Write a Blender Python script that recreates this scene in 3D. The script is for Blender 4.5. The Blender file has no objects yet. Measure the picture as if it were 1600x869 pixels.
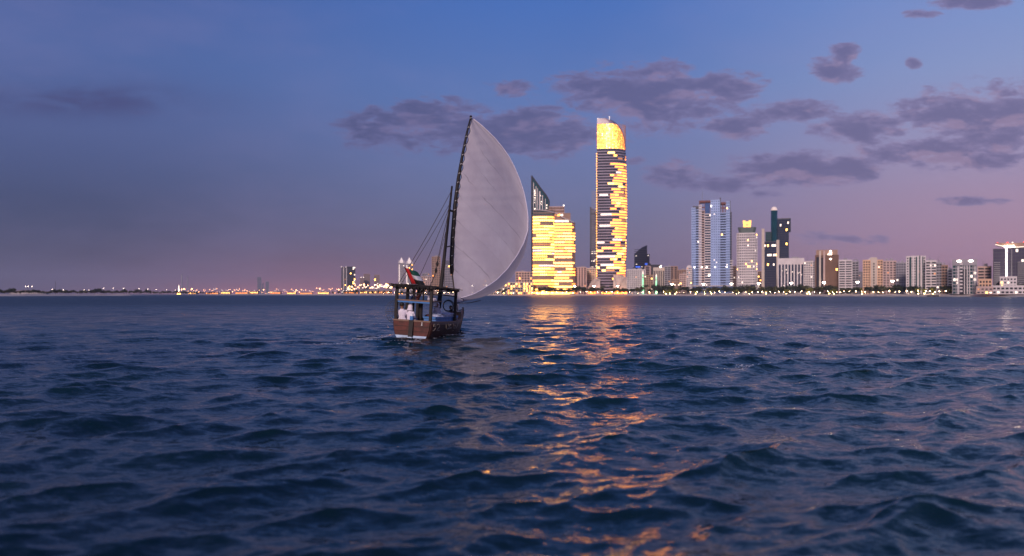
import bpy, bmesh, math, random
import numpy as np
from mathutils import Vector, Matrix

rnd = random.Random(7)
R = math.radians
scene = bpy.context.scene
COL = scene.collection

# ------------------------------------------------------------------ camera
F = 1256.0          # focal length in pixels of a 1600 px wide picture
CX, HY = 800.0, 460.0
CAMH = 2.45
cam_d = bpy.data.cameras.new('camera')
cam = bpy.data.objects.new('camera', cam_d)
COL.objects.link(cam)
cam.location = (0, 0, CAMH)
cam.rotation_euler = (R(90), 0, 0)
cam_d.sensor_width = 36
cam_d.lens = 36 * F / 1600
cam_d.shift_y = (HY - 434.5) / 1600
cam_d.clip_start = 0.1
cam_d.clip_end = 60000
cam_d.dof.use_dof = True
cam_d.dof.focus_distance = 38
cam_d.dof.aperture_fstop = 0.63
cam_d.dof.aperture_blades = 0
scene.camera = cam

# ------------------------------------------------------------------ world
SUN_EL, SUN_AZ = 20.0, 198.0       # azimuth measured from +Y towards +X: behind the camera, to the right


def lin(c):
    return tuple(((v / 255.0) / 12.92 if v / 255.0 <= 0.04045 else ((v / 255.0 + 0.055) / 1.055) ** 2.4) for v in c[:3]) + (1.0,)


world = bpy.data.worlds.new('World')
scene.world = world
world.use_nodes = True
wt = world.node_tree
wt.nodes.clear()


class NT:
    """small helper that wires math nodes"""
    def __init__(self, tree):
        self.t = tree

    def n(self, typ, **kw):
        nd = self.t.nodes.new(typ)
        for k, v in kw.items():
            setattr(nd, k, v)
        return nd

    def put(self, sock, v):
        if hasattr(v, 'is_output'):
            self.t.links.new(v, sock)
        else:
            sock.default_value = v

    def m(self, op, a, b=None, c=None, clamp=False):
        nd = self.n('ShaderNodeMath', operation=op)
        nd.use_clamp = clamp
        self.put(nd.inputs[0], a)
        if b is not None:
            self.put(nd.inputs[1], b)
        if c is not None:
            self.put(nd.inputs[2], c)
        return nd.outputs[0]

    def smooth(self, v, lo, hi, to0=0.0, to1=1.0):
        nd = self.n('ShaderNodeMapRange', interpolation_type='SMOOTHSTEP')
        self.put(nd.inputs[0], v)
        nd.inputs[1].default_value = lo
        nd.inputs[2].default_value = hi
        nd.inputs[3].default_value = to0
        nd.inputs[4].default_value = to1
        return nd.outputs[0]

    def mix(self, f, a, b, mode='MIX'):
        nd = self.n('ShaderNodeMix', data_type='RGBA', blend_type=mode)
        self.put(nd.inputs[0], f)
        self.put(nd.inputs[6], a)
        self.put(nd.inputs[7], b)
        return nd.outputs[2]

    def ramp(self, f, stops, interp='LINEAR'):
        nd = self.n('ShaderNodeValToRGB')
        cr = nd.color_ramp
        cr.interpolation = interp
        while len(cr.elements) < len(stops):
            cr.elements.new(0.5)
        for e, (p, c) in zip(cr.elements, stops):
            e.position = p
            e.color = c
        self.put(nd.inputs[0], f)
        return nd.outputs[0]

    def noise(self, vec, scale, detail=4, rough=0.55, dist=0.0, dim='3D'):
        nd = self.n('ShaderNodeTexNoise', noise_dimensions=dim)
        if vec is not None:
            self.put(nd.inputs['Vector'], vec)
        nd.inputs['Scale'].default_value = scale
        nd.inputs['Detail'].default_value = detail
        nd.inputs['Roughness'].default_value = rough
        nd.inputs['Distortion'].default_value = dist
        return nd.outputs[0]


def build_world():
    h = NT(wt)
    tc = h.n('ShaderNodeTexCoord')
    sx = h.n('ShaderNodeSeparateXYZ')
    wt.links.new(tc.outputs['Generated'], sx.inputs[0])
    X, Y, Z = sx.outputs
    Zp = h.m('MAXIMUM', Z, 0.0)
    zs = h.m('POWER', Zp, 0.5)          # spread the ramp stops near the horizon

    def el(y):                          # height in the sky of a picture row -> ramp position
        t = (HY - y) / F
        return math.sqrt(max(0.0, t / math.sqrt(1 + t * t)))
    left = [(el(460), (78, 68, 92)), (el(440), (64, 64, 92)), (el(400), (55, 62, 94)), (el(330), (60, 71, 112)),
            (el(230), (76, 91, 142)), (el(120), (73, 98, 157)), (el(0), (67, 94, 157)), (0.8, (44, 70, 134)), (1.0, (28, 48, 102))]
    right = [(el(460), (206, 142, 150)), (el(430), (192, 138, 152)), (el(390), (178, 136, 158)), (el(320), (166, 140, 170)),
             (el(240), (154, 148, 186)), (el(150), (138, 152, 198)), (el(0), (112, 144, 206)), (0.8, (62, 96, 166)), (1.0, (32, 56, 116))]
    cl = h.ramp(zs, [(p, lin(c)) for p, c in left])
    cr_ = h.ramp(zs, [(p, lin(c)) for p, c in right])
    f = h.smooth(X, -0.62, 0.66)
    mid = [(el(460), (124, 102, 122)), (el(420), (116, 101, 128)), (el(350), (108, 108, 145)), (el(280), (104, 114, 160)), (el(150), (90, 118, 178)), (el(0), (70, 110, 184)), (0.8, (48, 80, 150)), (1.0, (30, 52, 110))]
    cm = h.ramp(zs, [(p, lin(c)) for p, c in mid])
    sky = h.mix(h.smooth(X, -0.5, 0.06), cl, cm)
    sky = h.mix(h.smooth(X, 0.06, 0.56), sky, cr_)
    # dusk glow of the far city low over the left part of the horizon
    gx = h.m('SUBTRACT', X, -0.24)
    gx = h.m('MULTIPLY', gx, gx)
    gx = h.m('MULTIPLY', gx, -26.0)
    gx = h.m('EXPONENT', gx)
    gz = h.m('EXPONENT', h.m('MULTIPLY', Zp, -42.0))
    sky = h.mix(h.m('MULTIPLY', h.m('MULTIPLY', gx, gz), 0.90), sky, lin((206, 124, 130)))
    # faint tonal unevenness of thin high haze
    vv = h.n('ShaderNodeVectorMath', operation='MULTIPLY')
    wt.links.new(tc.outputs['Generated'], vv.inputs[0])
    vv.inputs[1].default_value = (1.0, 1.0, 3.2)
    hz = h.noise(vv.outputs[0], 2.6, 5, 0.6)
    sky = h.mix(h.smooth(hz, 0.42, 0.75, 0, 0.16), sky, lin((150, 138, 186)))
    # clouds: noise fields thickened around the banks seen over the bay
    ay = h.m('MAXIMUM', h.m('ABSOLUTE', Y), 0.08)
    A = h.m('DIVIDE', X, ay)
    hor = h.m('SQRT', h.m('ADD', h.m('MULTIPLY', X, X), h.m('MULTIPLY', Y, Y)))
    E = h.m('DIVIDE', Z, ay)
    comb = h.n('ShaderNodeCombineXYZ')
    h.put(comb.inputs[0], A)
    h.put(comb.inputs[1], h.m('MULTIPLY', E, 2.7))
    n1 = h.noise(comb.outputs[0], 13.0, 4, 0.6, 0.35)
    n2 = h.noise(comb.outputs[0], 42.0, 6, 0.68, 0.4)
    n3 = h.noise(comb.outputs[0], 120.0, 4, 0.7, 0.2)
    nn = h.m('ADD', h.m('MULTIPLY', n1, 0.52), h.m('ADD', h.m('MULTIPLY', n2, 0.38), h.m('MULTIPLY', n3, 0.10)))
    banks = [(690, 195, 105, 40, 1), (830, 208, 125, 36, 1), (585, 196, 60, 36, .85), (800, 140, 50, 16, .7),
             (1010, 150, 105, 52, 1.05), (1130, 138, 58, 28, 1), (910, 133, 60, 22, .9), (1302, 110, 40, 24, .95), (1320, 84, 26, 20, .85),
             (1230, 172, 82, 18, .95), (1150, 200, 55, 19, .85), (1345, 198, 80, 24, .95), (1500, 176, 95, 36, 1.0), (1575, 196, 80, 60, 1.0),
             (1425, 240, 80, 24, 1.0), (1505, 250, 75, 20, .9), (1240, 266, 100, 30, 1.0), (1325, 262, 55, 22, .95), (1060, 274, 55, 24, .85),
             (1140, 288, 56, 13, .85), (1198, 303, 30, 8, .8), (1515, 314, 60, 8, .85), (1300, 374, 90, 15, .62), (240, 175, 50, 8, .32), (1518, 2, 55, 12, .95), (1427, 98, 14, 9, .85), (990, 250, 22, 8, .8), (1580, 246, 40, 10, .85), (1440, 22, 30, 7, .7)]
    acc = None
    ae = h.n('ShaderNodeCombineXYZ')
    h.put(ae.inputs[0], A)
    h.put(ae.inputs[1], E)
    for (px, py, rx, ry, w) in banks:
        a0, e0 = (px - CX) / F, (HY - py) / F
        v1 = h.n('ShaderNodeVectorMath', operation='MULTIPLY_ADD')
        wt.links.new(ae.outputs[0], v1.inputs[0])
        v1.inputs[1].default_value = (F / rx, F / ry, 0)
        v1.inputs[2].default_value = (-a0 * F / rx, -e0 * F / ry, 0)
        v2 = h.n('ShaderNodeVectorMath', operation='DOT_PRODUCT')
        wt.links.new(v1.outputs[0], v2.inputs[0])
        wt.links.new(v1.outputs[0], v2.inputs[1])
        g = h.m('MULTIPLY_ADD', v2.outputs['Value'], -0.55, w)
        acc = g if acc is None else h.m('MAXIMUM', acc, g)
    acc = h.m('MAXIMUM', acc, -1.0)
    dens = h.m('ADD', acc, h.m('MULTIPLY', h.m('SUBTRACT', nn, 0.5), 4.2))
    fac = h.smooth(dens, 0.16, 0.70)
    ccol = h.mix(f, lin((84, 90, 142)), lin((142, 128, 168)))
    core = h.mix(f, lin((60, 67, 114)), lin((106, 98, 140)))
    ccol = h.mix(h.smooth(dens, 0.2, 1.15), ccol, core)
    # thinner undersides pick up a little of the pink horizon light
    off = h.n('ShaderNodeVectorMath', operation='ADD')
    wt.links.new(comb.outputs[0], off.inputs[0])
    off.inputs[1].default_value = (0.004, 0.034, 0)
    n1b = h.noise(off.outputs[0], 13.0, 3, 0.6, 0.35)
    ccol = h.mix(h.smooth(h.m('SUBTRACT', n1b, n1), 0.0, 0.16, 0.0, 0.55), ccol, h.mix(f, lin((96, 96, 146)), lin((164, 136, 164))))
    clear = h.smooth(Z, 0.02, 0.10, 0.5, 0.86)
    sky = h.mix(h.m('MULTIPLY', fac, clear), sky, ccol)
    # long thin smudge of cloud over the left of the bay
    sm = h.n('ShaderNodeVectorMath', operation='MULTIPLY_ADD')
    wt.links.new(ae.outputs[0], sm.inputs[0])
    sm.inputs[1].default_value = (F / 150, F / 24, 0)
    sm.inputs[2].default_value = (-(135 - CX) / 150, -(HY - 158) / 24, 0)
    s2 = h.n('ShaderNodeVectorMath', operation='DOT_PRODUCT')
    wt.links.new(sm.outputs[0], s2.inputs[0])
    wt.links.new(sm.outputs[0], s2.inputs[1])
    sf = h.m('MULTIPLY', h.m('EXPONENT', h.m('MULTIPLY', s2.outputs['Value'], -1.0)), h.smooth(n1, 0.30, 0.62, 0.25, 0.95))
    sky = h.mix(sf, sky, lin((66, 69, 118)))
    # physical twilight sky adds its own share
    st = h.n('ShaderNodeTexSky', sky_type='NISHITA')
    st.sun_disc = False
    st.sun_elevation = R(SUN_EL)
    st.sun_rotation = R(SUN_AZ)
    st.dust_density = 2.0
    bg1 = h.n('ShaderNodeBackground')
    h.put(bg1.inputs[0], sky)
    bg1.inputs[1].default_value = 1.0
    bg2 = h.n('ShaderNodeBackground')
    wt.links.new(st.outputs[0], bg2.inputs[0])
    bg2.inputs[1].default_value = 0.004
    add = h.n('ShaderNodeAddShader')
    wt.links.new(bg1.outputs[0], add.inputs[0])
    wt.links.new(bg2.outputs[0], add.inputs[1])
    out = h.n('ShaderNodeOutputWorld')
    wt.links.new(add.outputs[0], out.inputs[0])


build_world()
world.cycles.sampling_method = 'MANUAL'
world.cycles.sample_map_resolution = 256

sun_d = bpy.data.lights.new('sun', 'SUN')
sun = bpy.data.objects.new('sun', sun_d)
COL.objects.link(sun)
sun_d.energy = 2.9
sun_d.angle = R(10)
sun_d.color = (1.0, 0.78, 0.74)
_d = Vector((math.sin(R(SUN_AZ)) * math.cos(R(SUN_EL)), math.cos(R(SUN_AZ)) * math.cos(R(SUN_EL)), math.sin(R(SUN_EL))))
sun.rotation_euler = _d.to_track_quat('Z', 'Y').to_euler()

scene.view_settings.view_transform = 'Standard'
scene.view_settings.look = 'None'
scene.view_settings.gamma = 1
scene.view_settings.exposure = 0
scene.view_settings.use_curve_mapping = False
scene.render.engine = 'CYCLES'
scene.cycles.use_denoising = True
scene.cycles.max_bounces = 6
scene.cycles.diffuse_bounces = 2
scene.cycles.glossy_bounces = 3
scene.cycles.volume_bounces = 0
scene.cycles.transparent_max_bounces = 8
scene.cycles.sample_clamp_indirect = 6

# ------------------------------------------------------------------ materials
MATS = {}


def mat(name, rgb, rough=0.7, metal=0.0, var=0.12, vscale=0.3, emit=0.0, ecol=None, spec=None, bump=0.0, bscale=4.0):
    if name in MATS:
        return MATS[name]
    m = bpy.data.materials.new(name)
    m.use_nodes = True
    t = m.node_tree
    h = NT(t)
    b = t.nodes['Principled BSDF']
    c = lin(rgb) if max(rgb) > 1.0 else tuple(rgb) + (1.0,)
    tc = h.n('ShaderNodeTexCoord')
    if var > 0:
        nz = h.noise(tc.outputs['Object'], vscale, 5, 0.6)
        lo = tuple(v * (1 - var) for v in c[:3]) + (1,)
        hi = tuple(min(1, v * (1 + var)) for v in c[:3]) + (1,)
        h.put(b.inputs['Base Color'], h.mix(h.smooth(nz, 0.3, 0.7), lo, hi))
    else:
        b.inputs['Base Color'].default_value = c
    b.inputs['Roughness'].default_value = rough
    b.inputs['Metallic'].default_value = metal
    if spec is not None:
        b.inputs['Specular IOR Level'].default_value = spec
    if emit > 0:
        b.inputs['Emission Color'].default_value = (lin(ecol) if ecol else c)
        b.inputs['Emission Strength'].default_value = emit
    if bump > 0:
        bp = h.n('ShaderNodeBump')
        bp.inputs['Strength'].default_value = bump
        bp.inputs['Distance'].default_value = 0.02
        h.put(bp.inputs['Height'], h.noise(tc.outputs['Object'], bscale, 6, 0.6))
        t.links.new(bp.outputs[0], b.inputs['Normal'])
    MATS[name] = m
    return m


# ------------------------------------------------------------------ mesh helpers
def tag(o, label=None, cat=None, group=None, kind=None):
    if label:
        o['label'] = label
    if cat:
        o['category'] = cat
    if group:
        o['group'] = group
    if kind:
        o['kind'] = kind
    return o


def empty(name, loc=(0, 0, 0), rot=(0, 0, 0)):
    o = bpy.data.objects.new(name, None)
    COL.objects.link(o)
    o.location = loc
    o.rotation_euler = rot
    return o


class MB:
    def __init__(self):
        self.v, self.f, self.mi = [], [], []

    def add(self, vs, fs, mi=0):
        o = len(self.v)
        self.v.extend([tuple(p) for p in vs])
        for f in fs:
            self.f.append(tuple(i + o for i in f))
            self.mi.append(mi)

    def box(self, c, s, mi=0, rz=0.0):
        x, y, z = s[0] / 2, s[1] / 2, s[2] / 2
        ca, sa = math.cos(rz), math.sin(rz)
        vs = []
        for dz in (-z, z):
            for (a, b) in ((-x, -y), (x, -y), (x, y), (-x, y)):
                vs.append((c[0] + a * ca - b * sa, c[1] + a * sa + b * ca, c[2] + dz))
        self.add(vs, [(3, 2, 1, 0), (4, 5, 6, 7), (0, 1, 5, 4), (1, 2, 6, 5), (2, 3, 7, 6), (3, 0, 4, 7)], mi)

    def box2(self, a, b, mi=0):
        self.box([(a[i] + b[i]) / 2 for i in range(3)], [abs(b[i] - a[i]) for i in range(3)], mi)

    def quad(self, a, b, c, d, mi=0):
        self.add([a, b, c, d], [(0, 1, 2, 3)], mi)

    def loft(self, rings, mi=0, cap=True, closed=True):
        n = len(rings[0])
        o = len(self.v)
        for r in rings:
            self.v.extend([tuple(p) for p in r])
        for k in range(len(rings) - 1):
            for i in range(n if closed else n - 1):
                j = (i + 1) % n
                self.f.append((o + k * n + i, o + k * n + j, o + (k + 1) * n + j, o + (k + 1) * n + i))
                self.mi.append(mi)
        if cap and closed:
            self.f.append(tuple(o + i for i in reversed(range(n))))
            self.f.append(tuple(o + (len(rings) - 1) * n + i for i in range(n)))
            self.mi += [mi, mi]

    def tube(self, pts, rad, n=6, mi=0, cap=True):
        pts = [Vector(p) for p in pts]
        if not isinstance(rad, (list, tuple)):
            rad = [rad] * len(pts)
        rings = []
        ref = None
        for i, p in enumerate(pts):
            d = (pts[min(i + 1, len(pts) - 1)] - pts[max(i - 1, 0)])
            if d.length < 1e-9:
                d = Vector((0, 0, 1))
            d.normalize()
            if ref is None:
                ref = Vector((1, 0, 0)) if abs(d.x) < 0.9 else Vector((0, 1, 0))
            u = ref - d * ref.dot(d)
            if u.length < 1e-6:
                u = d.orthogonal()
            u.normalize()
            ref = u
            w = d.cross(u)
            rings.append([p + (u * math.cos(2 * math.pi * k / n) + w * math.sin(2 * math.pi * k / n)) * rad[i] for k in range(n)])
        self.loft(rings, mi, cap)

    def ball(self, c, r, mi=0, seg=8, ring=6, zs=1.0, jit=0.0):
        rings = []
        for k in range(1, ring):
            th = math.pi * k / ring
            rr = [(r * (1 + rnd.uniform(-jit, jit))) for _ in range(seg)]
            rings.append([(c[0] + rr[i] * math.sin(th) * math.cos(2 * math.pi * i / seg), c[1] + rr[i] * math.sin(th) * math.sin(2 * math.pi * i / seg),
                           c[2] - rr[i] * zs * math.cos(th)) for i in range(seg)])
        self.loft(rings, mi, True)

    def build(self, name, mats, parent=None, smooth=False, kind=None):
        me = bpy.data.meshes.new(name)
        me.from_pydata(self.v, [], self.f)
        if not isinstance(mats, (list, tuple)):
            mats = [mats]
        for m in mats:
            me.materials.append(m)
        if len(mats) > 1:
            me.polygons.foreach_set('material_index', self.mi)
        if smooth:
            me.polygons.foreach_set('use_smooth', [True] * len(me.polygons))
        me.update()
        o = bpy.data.objects.new(name, me)
        COL.objects.link(o)
        if parent is not None:
            o.parent = parent
        if kind:
            o['kind'] = kind
        return o


def at(px, py, Y):
    """world point at depth Y that stands in direction (px, py) from the jetty the view is taken from"""
    return Vector(((px - CX) / F * Y, Y, CAMH + (HY - py) / F * Y))


def copy_tree(o, parent=None):
    c = o.copy()
    COL.objects.link(c)
    c.parent = parent
    for ch in list(o.children):
        copy_tree(ch, c)
    return c


# ------------------------------------------------------------------ sea
SEA = {}


def sea_z(x, y):
    i = int(np.argmin(np.abs(SEA['r'] - math.hypot(x, y))))
    j = int(np.argmin(np.abs(SEA['a'] - math.atan2(x, y))))
    return float(SEA['z'][i, j])


def sea():
    # radial grid: rows get longer with distance, waves come from one world-space spectrum
    r = [1.2]
    while r[-1] < 26000:
        r.append(r[-1] + max(0.05, 0.0075 * r[-1] if r[-1] < 900 else 0.03 * r[-1]))
    r = np.array(r)
    a = np.concatenate([np.linspace(-math.pi, R(-46), 120, endpoint=False), np.linspace(R(-46), R(46), 820, endpoint=False), np.linspace(R(46), math.pi, 121)])
    nr, na = len(r), len(a)
    RR, AA = np.meshgrid(r, a, indexing='ij')
    X = (RR * np.sin(AA)).ravel()
    Y = (RR * np.cos(AA)).ravel()
    dr = np.gradient(r)[:, None].repeat(na, 1).ravel()
    rng = np.random.default_rng(11)
    dx = np.zeros_like(X)
    dy = np.zeros_like(X)
    dz = np.zeros_like(X)
    nw = 160
    lam = np.exp(rng.uniform(math.log(0.22), math.log(4.2), nw))
    # gusts change the roughness from patch to patch
    gust = 1 + 0.35 * np.sin(X * 0.043 + 1.3 * np.sin(Y * 0.021 + 1)) * np.sin(Y * 0.027 + 0.8 * np.sin(X * 0.018))
    for L in lam:
        th = R(112) + rng.normal(0, R(38))           # travel direction
        k = 2 * math.pi / L
        amp = 0.0037 * L ** 1.22 * (1.0 if L < 2.2 else (2.2 / L) ** 1.5)
        kx, ky = k * math.cos(th), k * math.sin(th)
        ph = kx * X + ky * Y + rng.uniform(0, 6.28)
        fade = np.clip((L / (2.6 * dr) - 0.6), 0, 1)
        A = amp * fade * (gust if L < 4 else 1.0)
        s, c = np.sin(ph), np.cos(ph)
        dz += A * c
        q = 1.9
        dx -= q * A * math.cos(th) * s
        dy -= q * A * math.sin(th) * s
    V = np.stack([X + dx, Y + dy, dz], 1).astype(np.float32)
    SEA.update(r=r, a=a, z=dz.reshape(nr, na))
    i = np.arange(nr - 1)[:, None]
    j = np.arange(na - 1)[None, :]
    q0 = (i * na + j).ravel()
    quads = np.stack([q0, q0 + na, q0 + na + 1, q0 + 1], 1).astype(np.int32)
    me = bpy.data.meshes.new('sea')
    me.vertices.add(len(V))
    me.vertices.foreach_set('co', V.ravel())
    me.loops.add(quads.size)
    me.loops.foreach_set('vertex_index', quads.ravel())
    me.polygons.add(len(quads))
    me.polygons.foreach_set('loop_start', np.arange(0, quads.size, 4, dtype=np.int32))
    me.polygons.foreach_set('loop_total', np.full(len(quads), 4, dtype=np.int32))
    me.polygons.foreach_set('use_smooth', np.ones(len(quads), dtype=bool))
    me.update(calc_edges=True)
    m = bpy.data.materials.new('sea_water')
    m.use_nodes = True
    t = m.node_tree
    h = NT(t)
    b = t.nodes['Principled BSDF']
    geo = h.n('ShaderNodeNewGeometry')
    pos = geo.outputs['Position']
    big = h.noise(pos, 0.05, 3, 0.5)
    h.put(b.inputs['Base Color'], h.mix(h.smooth(big, 0.35, 0.65), (0.0028, 0.0135, 0.0215, 1), (0.0036, 0.0215, 0.0275, 1)))
    b.inputs['IOR'].default_value = 1.333
    # beyond the finest meshed waves the unresolved ripples become surface roughness
    ln = h.n('ShaderNodeVectorMath', operation='LENGTH')
    t.links.new(pos, ln.inputs[0])
    h.put(b.inputs['Roughness'], h.m('MAXIMUM', h.smooth(ln.outputs['Value'], 15, 260, 0.05, 0.36), 0.05))
    # ripples finer than the mesh: a random slope field, stronger where the mesh no longer carries the short waves
    mp = h.n('ShaderNodeMapping')
    t.links.new(pos, mp.inputs[0])
    mp.inputs['Scale'].default_value = (0.62, 1.3, 1.0)
    mp.inputs['Rotation'].default_value = (0, 0, R(-14))
    v = mp.outputs[0]

    def slope(scale, detail, rough, dist):
        nd = h.n('ShaderNodeTexNoise')
        t.links.new(v, nd.inputs['Vector'])
        nd.inputs['Scale'].default_value = scale
        nd.inputs['Detail'].default_value = detail
        nd.inputs['Roughness'].default_value = rough
        nd.inputs['Distortion'].default_value = dist
        sb = h.n('ShaderNodeVectorMath', operation='SUBTRACT')
        t.links.new(nd.outputs['Color'], sb.inputs[0])
        sb.inputs[1].default_value = (0.5, 0.5, 0.5)
        return sb.outputs[0]

    def scaled(vec, k):
        sc = h.n('ShaderNodeVectorMath', operation='SCALE')
        t.links.new(vec, sc.inputs[0])
        h.put(sc.inputs['Scale'], k)
        return sc.outputs[0]

    def vadd(a_, b_):
        nd = h.n('ShaderNodeVectorMath', operation='ADD')
        t.links.new(a_, nd.inputs[0])
        t.links.new(b_, nd.inputs[1])
        return nd.outputs[0]
    gu = h.smooth(h.noise(pos, 0.028, 3, 0.5), 0.3, 0.7, 0.6, 1.2)
    near = scaled(slope(4.2, 5, 0.85, 0.3), h.m('MULTIPLY', gu, 1.5))
    far = scaled(slope(0.45, 3, 0.75, 0.3), h.m('MULTIPLY', gu, h.smooth(ln.outputs['Value'], 20, 160, 0.15, 1.3)))
    swell = scaled(slope(0.11, 3, 0.7, 0.2), h.m('MULTIPLY', gu, h.smooth(ln.outputs['Value'], 80, 500, 0.0, 0.9)))
    tot = vadd(vadd(near, far), swell)
    fl = h.n('ShaderNodeVectorMath', operation='MULTIPLY')
    t.links.new(tot, fl.inputs[0])
    fl.inputs[1].default_value = (0.75, 1.0, 0.0)
    nrm = h.n('ShaderNodeVectorMath', operation='NORMALIZE')
    t.links.new(vadd(geo.outputs['Normal'], fl.outputs[0]), nrm.inputs[0])
    t.links.new(nrm.outputs[0], b.inputs['Normal'])
    me.materials.append(m)
    o = bpy.data.objects.new('sea', me)
    COL.objects.link(o)
    tag(o, 'dark blue choppy sea water of the bay', 'sea', kind='structure')


sea()

# ------------------------------------------------------------------ shore
SHORE = [(-1400, 2600), (-500, 1300), (-200, 1080), (0, 1060), (200, 1400), (330, 2300), (450, 2500), (560, 1900), (700, 1500), (900, 1350), (1100, 1250),
         (1300, 1080), (1450, 900), (1600, 790), (1800, 690), (2300, 560), (3200, 420)]


def shore(px):
    for (a, b) in zip(SHORE, SHORE[1:]):
        if a[0] <= px <= b[0]:
            u = (px - a[0]) / (b[0] - a[0])
            u = u * u * (3 - 2 * u) * 0.5 + u * 0.5
            return a[1] + (b[1] - a[1]) * u
    return SHORE[0][1] if px < SHORE[0][0] else SHORE[-1][1]


LANDZ = 2.6


def land():
    sand = mat('beach_sand', (0.52, 0.44, 0.38), 0.9, var=0.15, vscale=0.15)
    soil = mat('town_ground', (0.16, 0.14, 0.12), 0.95, var=0.3, vscale=0.05)
    pxs = list(range(-1400, 3201, 10))
    prof = [(-6, -1.2), (0, 0.05), (5, 0.6), (12, 1.3), (20, 1.9), (28, LANDZ)]
    bm, gm = MB(), MB()
    rows = [[] for _ in prof]
    for px in pxs:
        s = shore(px) + 3 * math.sin(px * 0.045) + 2 * math.sin(px * 0.13)
        for k, (d, z) in enumerate(prof):
            Y = s + d
            rows[k].append(((px - CX) / F * Y, Y, z))
    bm.loft(rows, 0, False, False)
    bm.f = [tuple(reversed(f)) for f in bm.f]
    tag(bm.build('beach', sand, smooth=True), 'pale sand beach along the waterline below the promenade', 'beach', kind='structure')
    far = [((px - CX) / F * 14000, 14000, LANDZ - 0.02) for px in pxs]
    near = [(x, y, z - 0.02) for (x, y, z) in rows[-1]]
    gm.loft([near, far], 0, False, False)
    gm.f = [tuple(reversed(f)) for f in gm.f]
    tag(gm.build('ground', soil), 'flat dark town ground behind the beach', 'ground', kind='structure')


land()

# ------------------------------------------------------------------ haze
def haze():
    b = MB()
    b.box2((-9000, -3000, -2.2), (9000, 15000, 372))
    m = bpy.data.materials.new('evening_haze')
    m.use_nodes = True
    t = m.node_tree
    t.nodes.clear()
    out = t.nodes.new('ShaderNodeOutputMaterial')
    pv = t.nodes.new('ShaderNodeVolumePrincipled')
    pv.inputs['Color'].default_value = (0.80, 0.84, 0.98, 1)
    pv.inputs['Density'].default_value = 0.000055
    pv.inputs['Anisotropy'].default_value = 0.2
    t.links.new(pv.outputs[0], out.inputs['Volume'])
    o = b.build('haze', m)
    tag(o, 'thin violet evening haze over the whole bay', 'haze', kind='stuff')


haze()

# ------------------------------------------------------------------ buildings
GOLD = mat('lit_gold', (255, 190, 90), 0.5, var=0, emit=7.0, ecol=(255, 156, 58))
PALEGOLD = mat('lit_pale_gold', (255, 220, 140), 0.5, var=0, emit=8.5, ecol=(255, 174, 78))
ORANGE = mat('lit_orange', (255, 150, 70), 0.5, var=0, emit=4.4, ecol=(255, 136, 50))
DIMAMB = mat('lit_dim_amber', (200, 130, 70), 0.5, var=0, emit=0.45, ecol=(255, 170, 100))
WHITE = mat('lit_white', (255, 240, 225), 0.5, var=0, emit=1.5, ecol=(255, 236, 214))
DIMWHITE = mat('lit_dim_white', (230, 220, 215), 0.5, var=0, emit=0.25, ecol=(255, 236, 220))
BRIGHT = mat('lit_bright_white', (255, 250, 240), 0.5, var=0, emit=11.0, ecol=(255, 236, 214))
GREENL = mat('lit_green', (170, 255, 200), 0.5, var=0, emit=1.3, ecol=(150, 240, 180))
REDL = mat('lit_red', (255, 60, 50), 0.5, var=0, emit=3.0, ecol=(255, 70, 60))
BLUEL = mat('lit_blue', (60, 110, 255), 0.5, var=0, emit=0.9, ecol=(70, 120, 255))

W_WHITE = mat('white_render', (0.62, 0.56, 0.55), 0.8, var=0.1, vscale=0.08)
W_CREAM = mat('cream_stone', (0.55, 0.46, 0.38), 0.8, var=0.1, vscale=0.08)
W_PINK = mat('pinkish_render', (0.50, 0.36, 0.32), 0.8, var=0.1, vscale=0.08)
W_FLOODLIT = mat('floodlit_cream_render', (0.66, 0.42, 0.27), 0.8, var=0.1, vscale=0.08)  # cream wall with the orange floodlight glow put into its colour
W_BROWN = mat('brown_cladding', (0.16, 0.085, 0.055), 0.7, var=0.15, vscale=0.08)
W_TAN = mat('tan_stone', (0.34, 0.22, 0.16), 0.8, var=0.1, vscale=0.08)
W_GREY = mat('grey_concrete', (0.30, 0.28, 0.30), 0.8, var=0.12, vscale=0.08)
W_DARK = mat('dark_cladding', (0.07, 0.07, 0.085), 0.6, var=0.15, vscale=0.08)
W_BLUE = mat('pale_blue_panels', (0.26, 0.36, 0.60), 0.5, var=0.1, vscale=0.06)
G_BLUE = mat('blue_glass', (0.05, 0.10, 0.24), 0.05, var=0.2, vscale=0.05, spec=0.8)
G_NAVY = mat('navy_glass', (0.010, 0.022, 0.055), 0.05, var=0.2, vscale=0.05, spec=0.7)
G_DARK = mat('dark_glass', (0.020, 0.022, 0.032), 0.05, var=0.2, vscale=0.05, spec=0.7)
G_VIOLET = mat('violet_glass', (0.075, 0.065, 0.11), 0.05, var=0.2, vscale=0.05, spec=0.8)
G_GREEN = mat('green_glass', (0.012, 0.055, 0.062), 0.05, var=0.2, vscale=0.05, spec=0.8)
G_GREY = mat('grey_glass', (0.10, 0.10, 0.13), 0.05, var=0.2, vscale=0.05, spec=0.8)
METAL = mat('grey_metal', (0.35, 0.35, 0.38), 0.45, 0.7, var=0.1)


def place(px0, px1, D, yaw=0.0):
    pc = (px0 + px1) / 2
    az = math.atan((pc - CX) / F)
    w = (px1 - px0) * math.cos(az) / F * D
    root_loc = ((pc - CX) / F * D, D, LANDZ - 0.05)
    return root_loc, -az + R(yaw), w


def hgt(y, D):
    return CAMH + (HY - y) / F * D - LANDZ + 0.05


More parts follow.
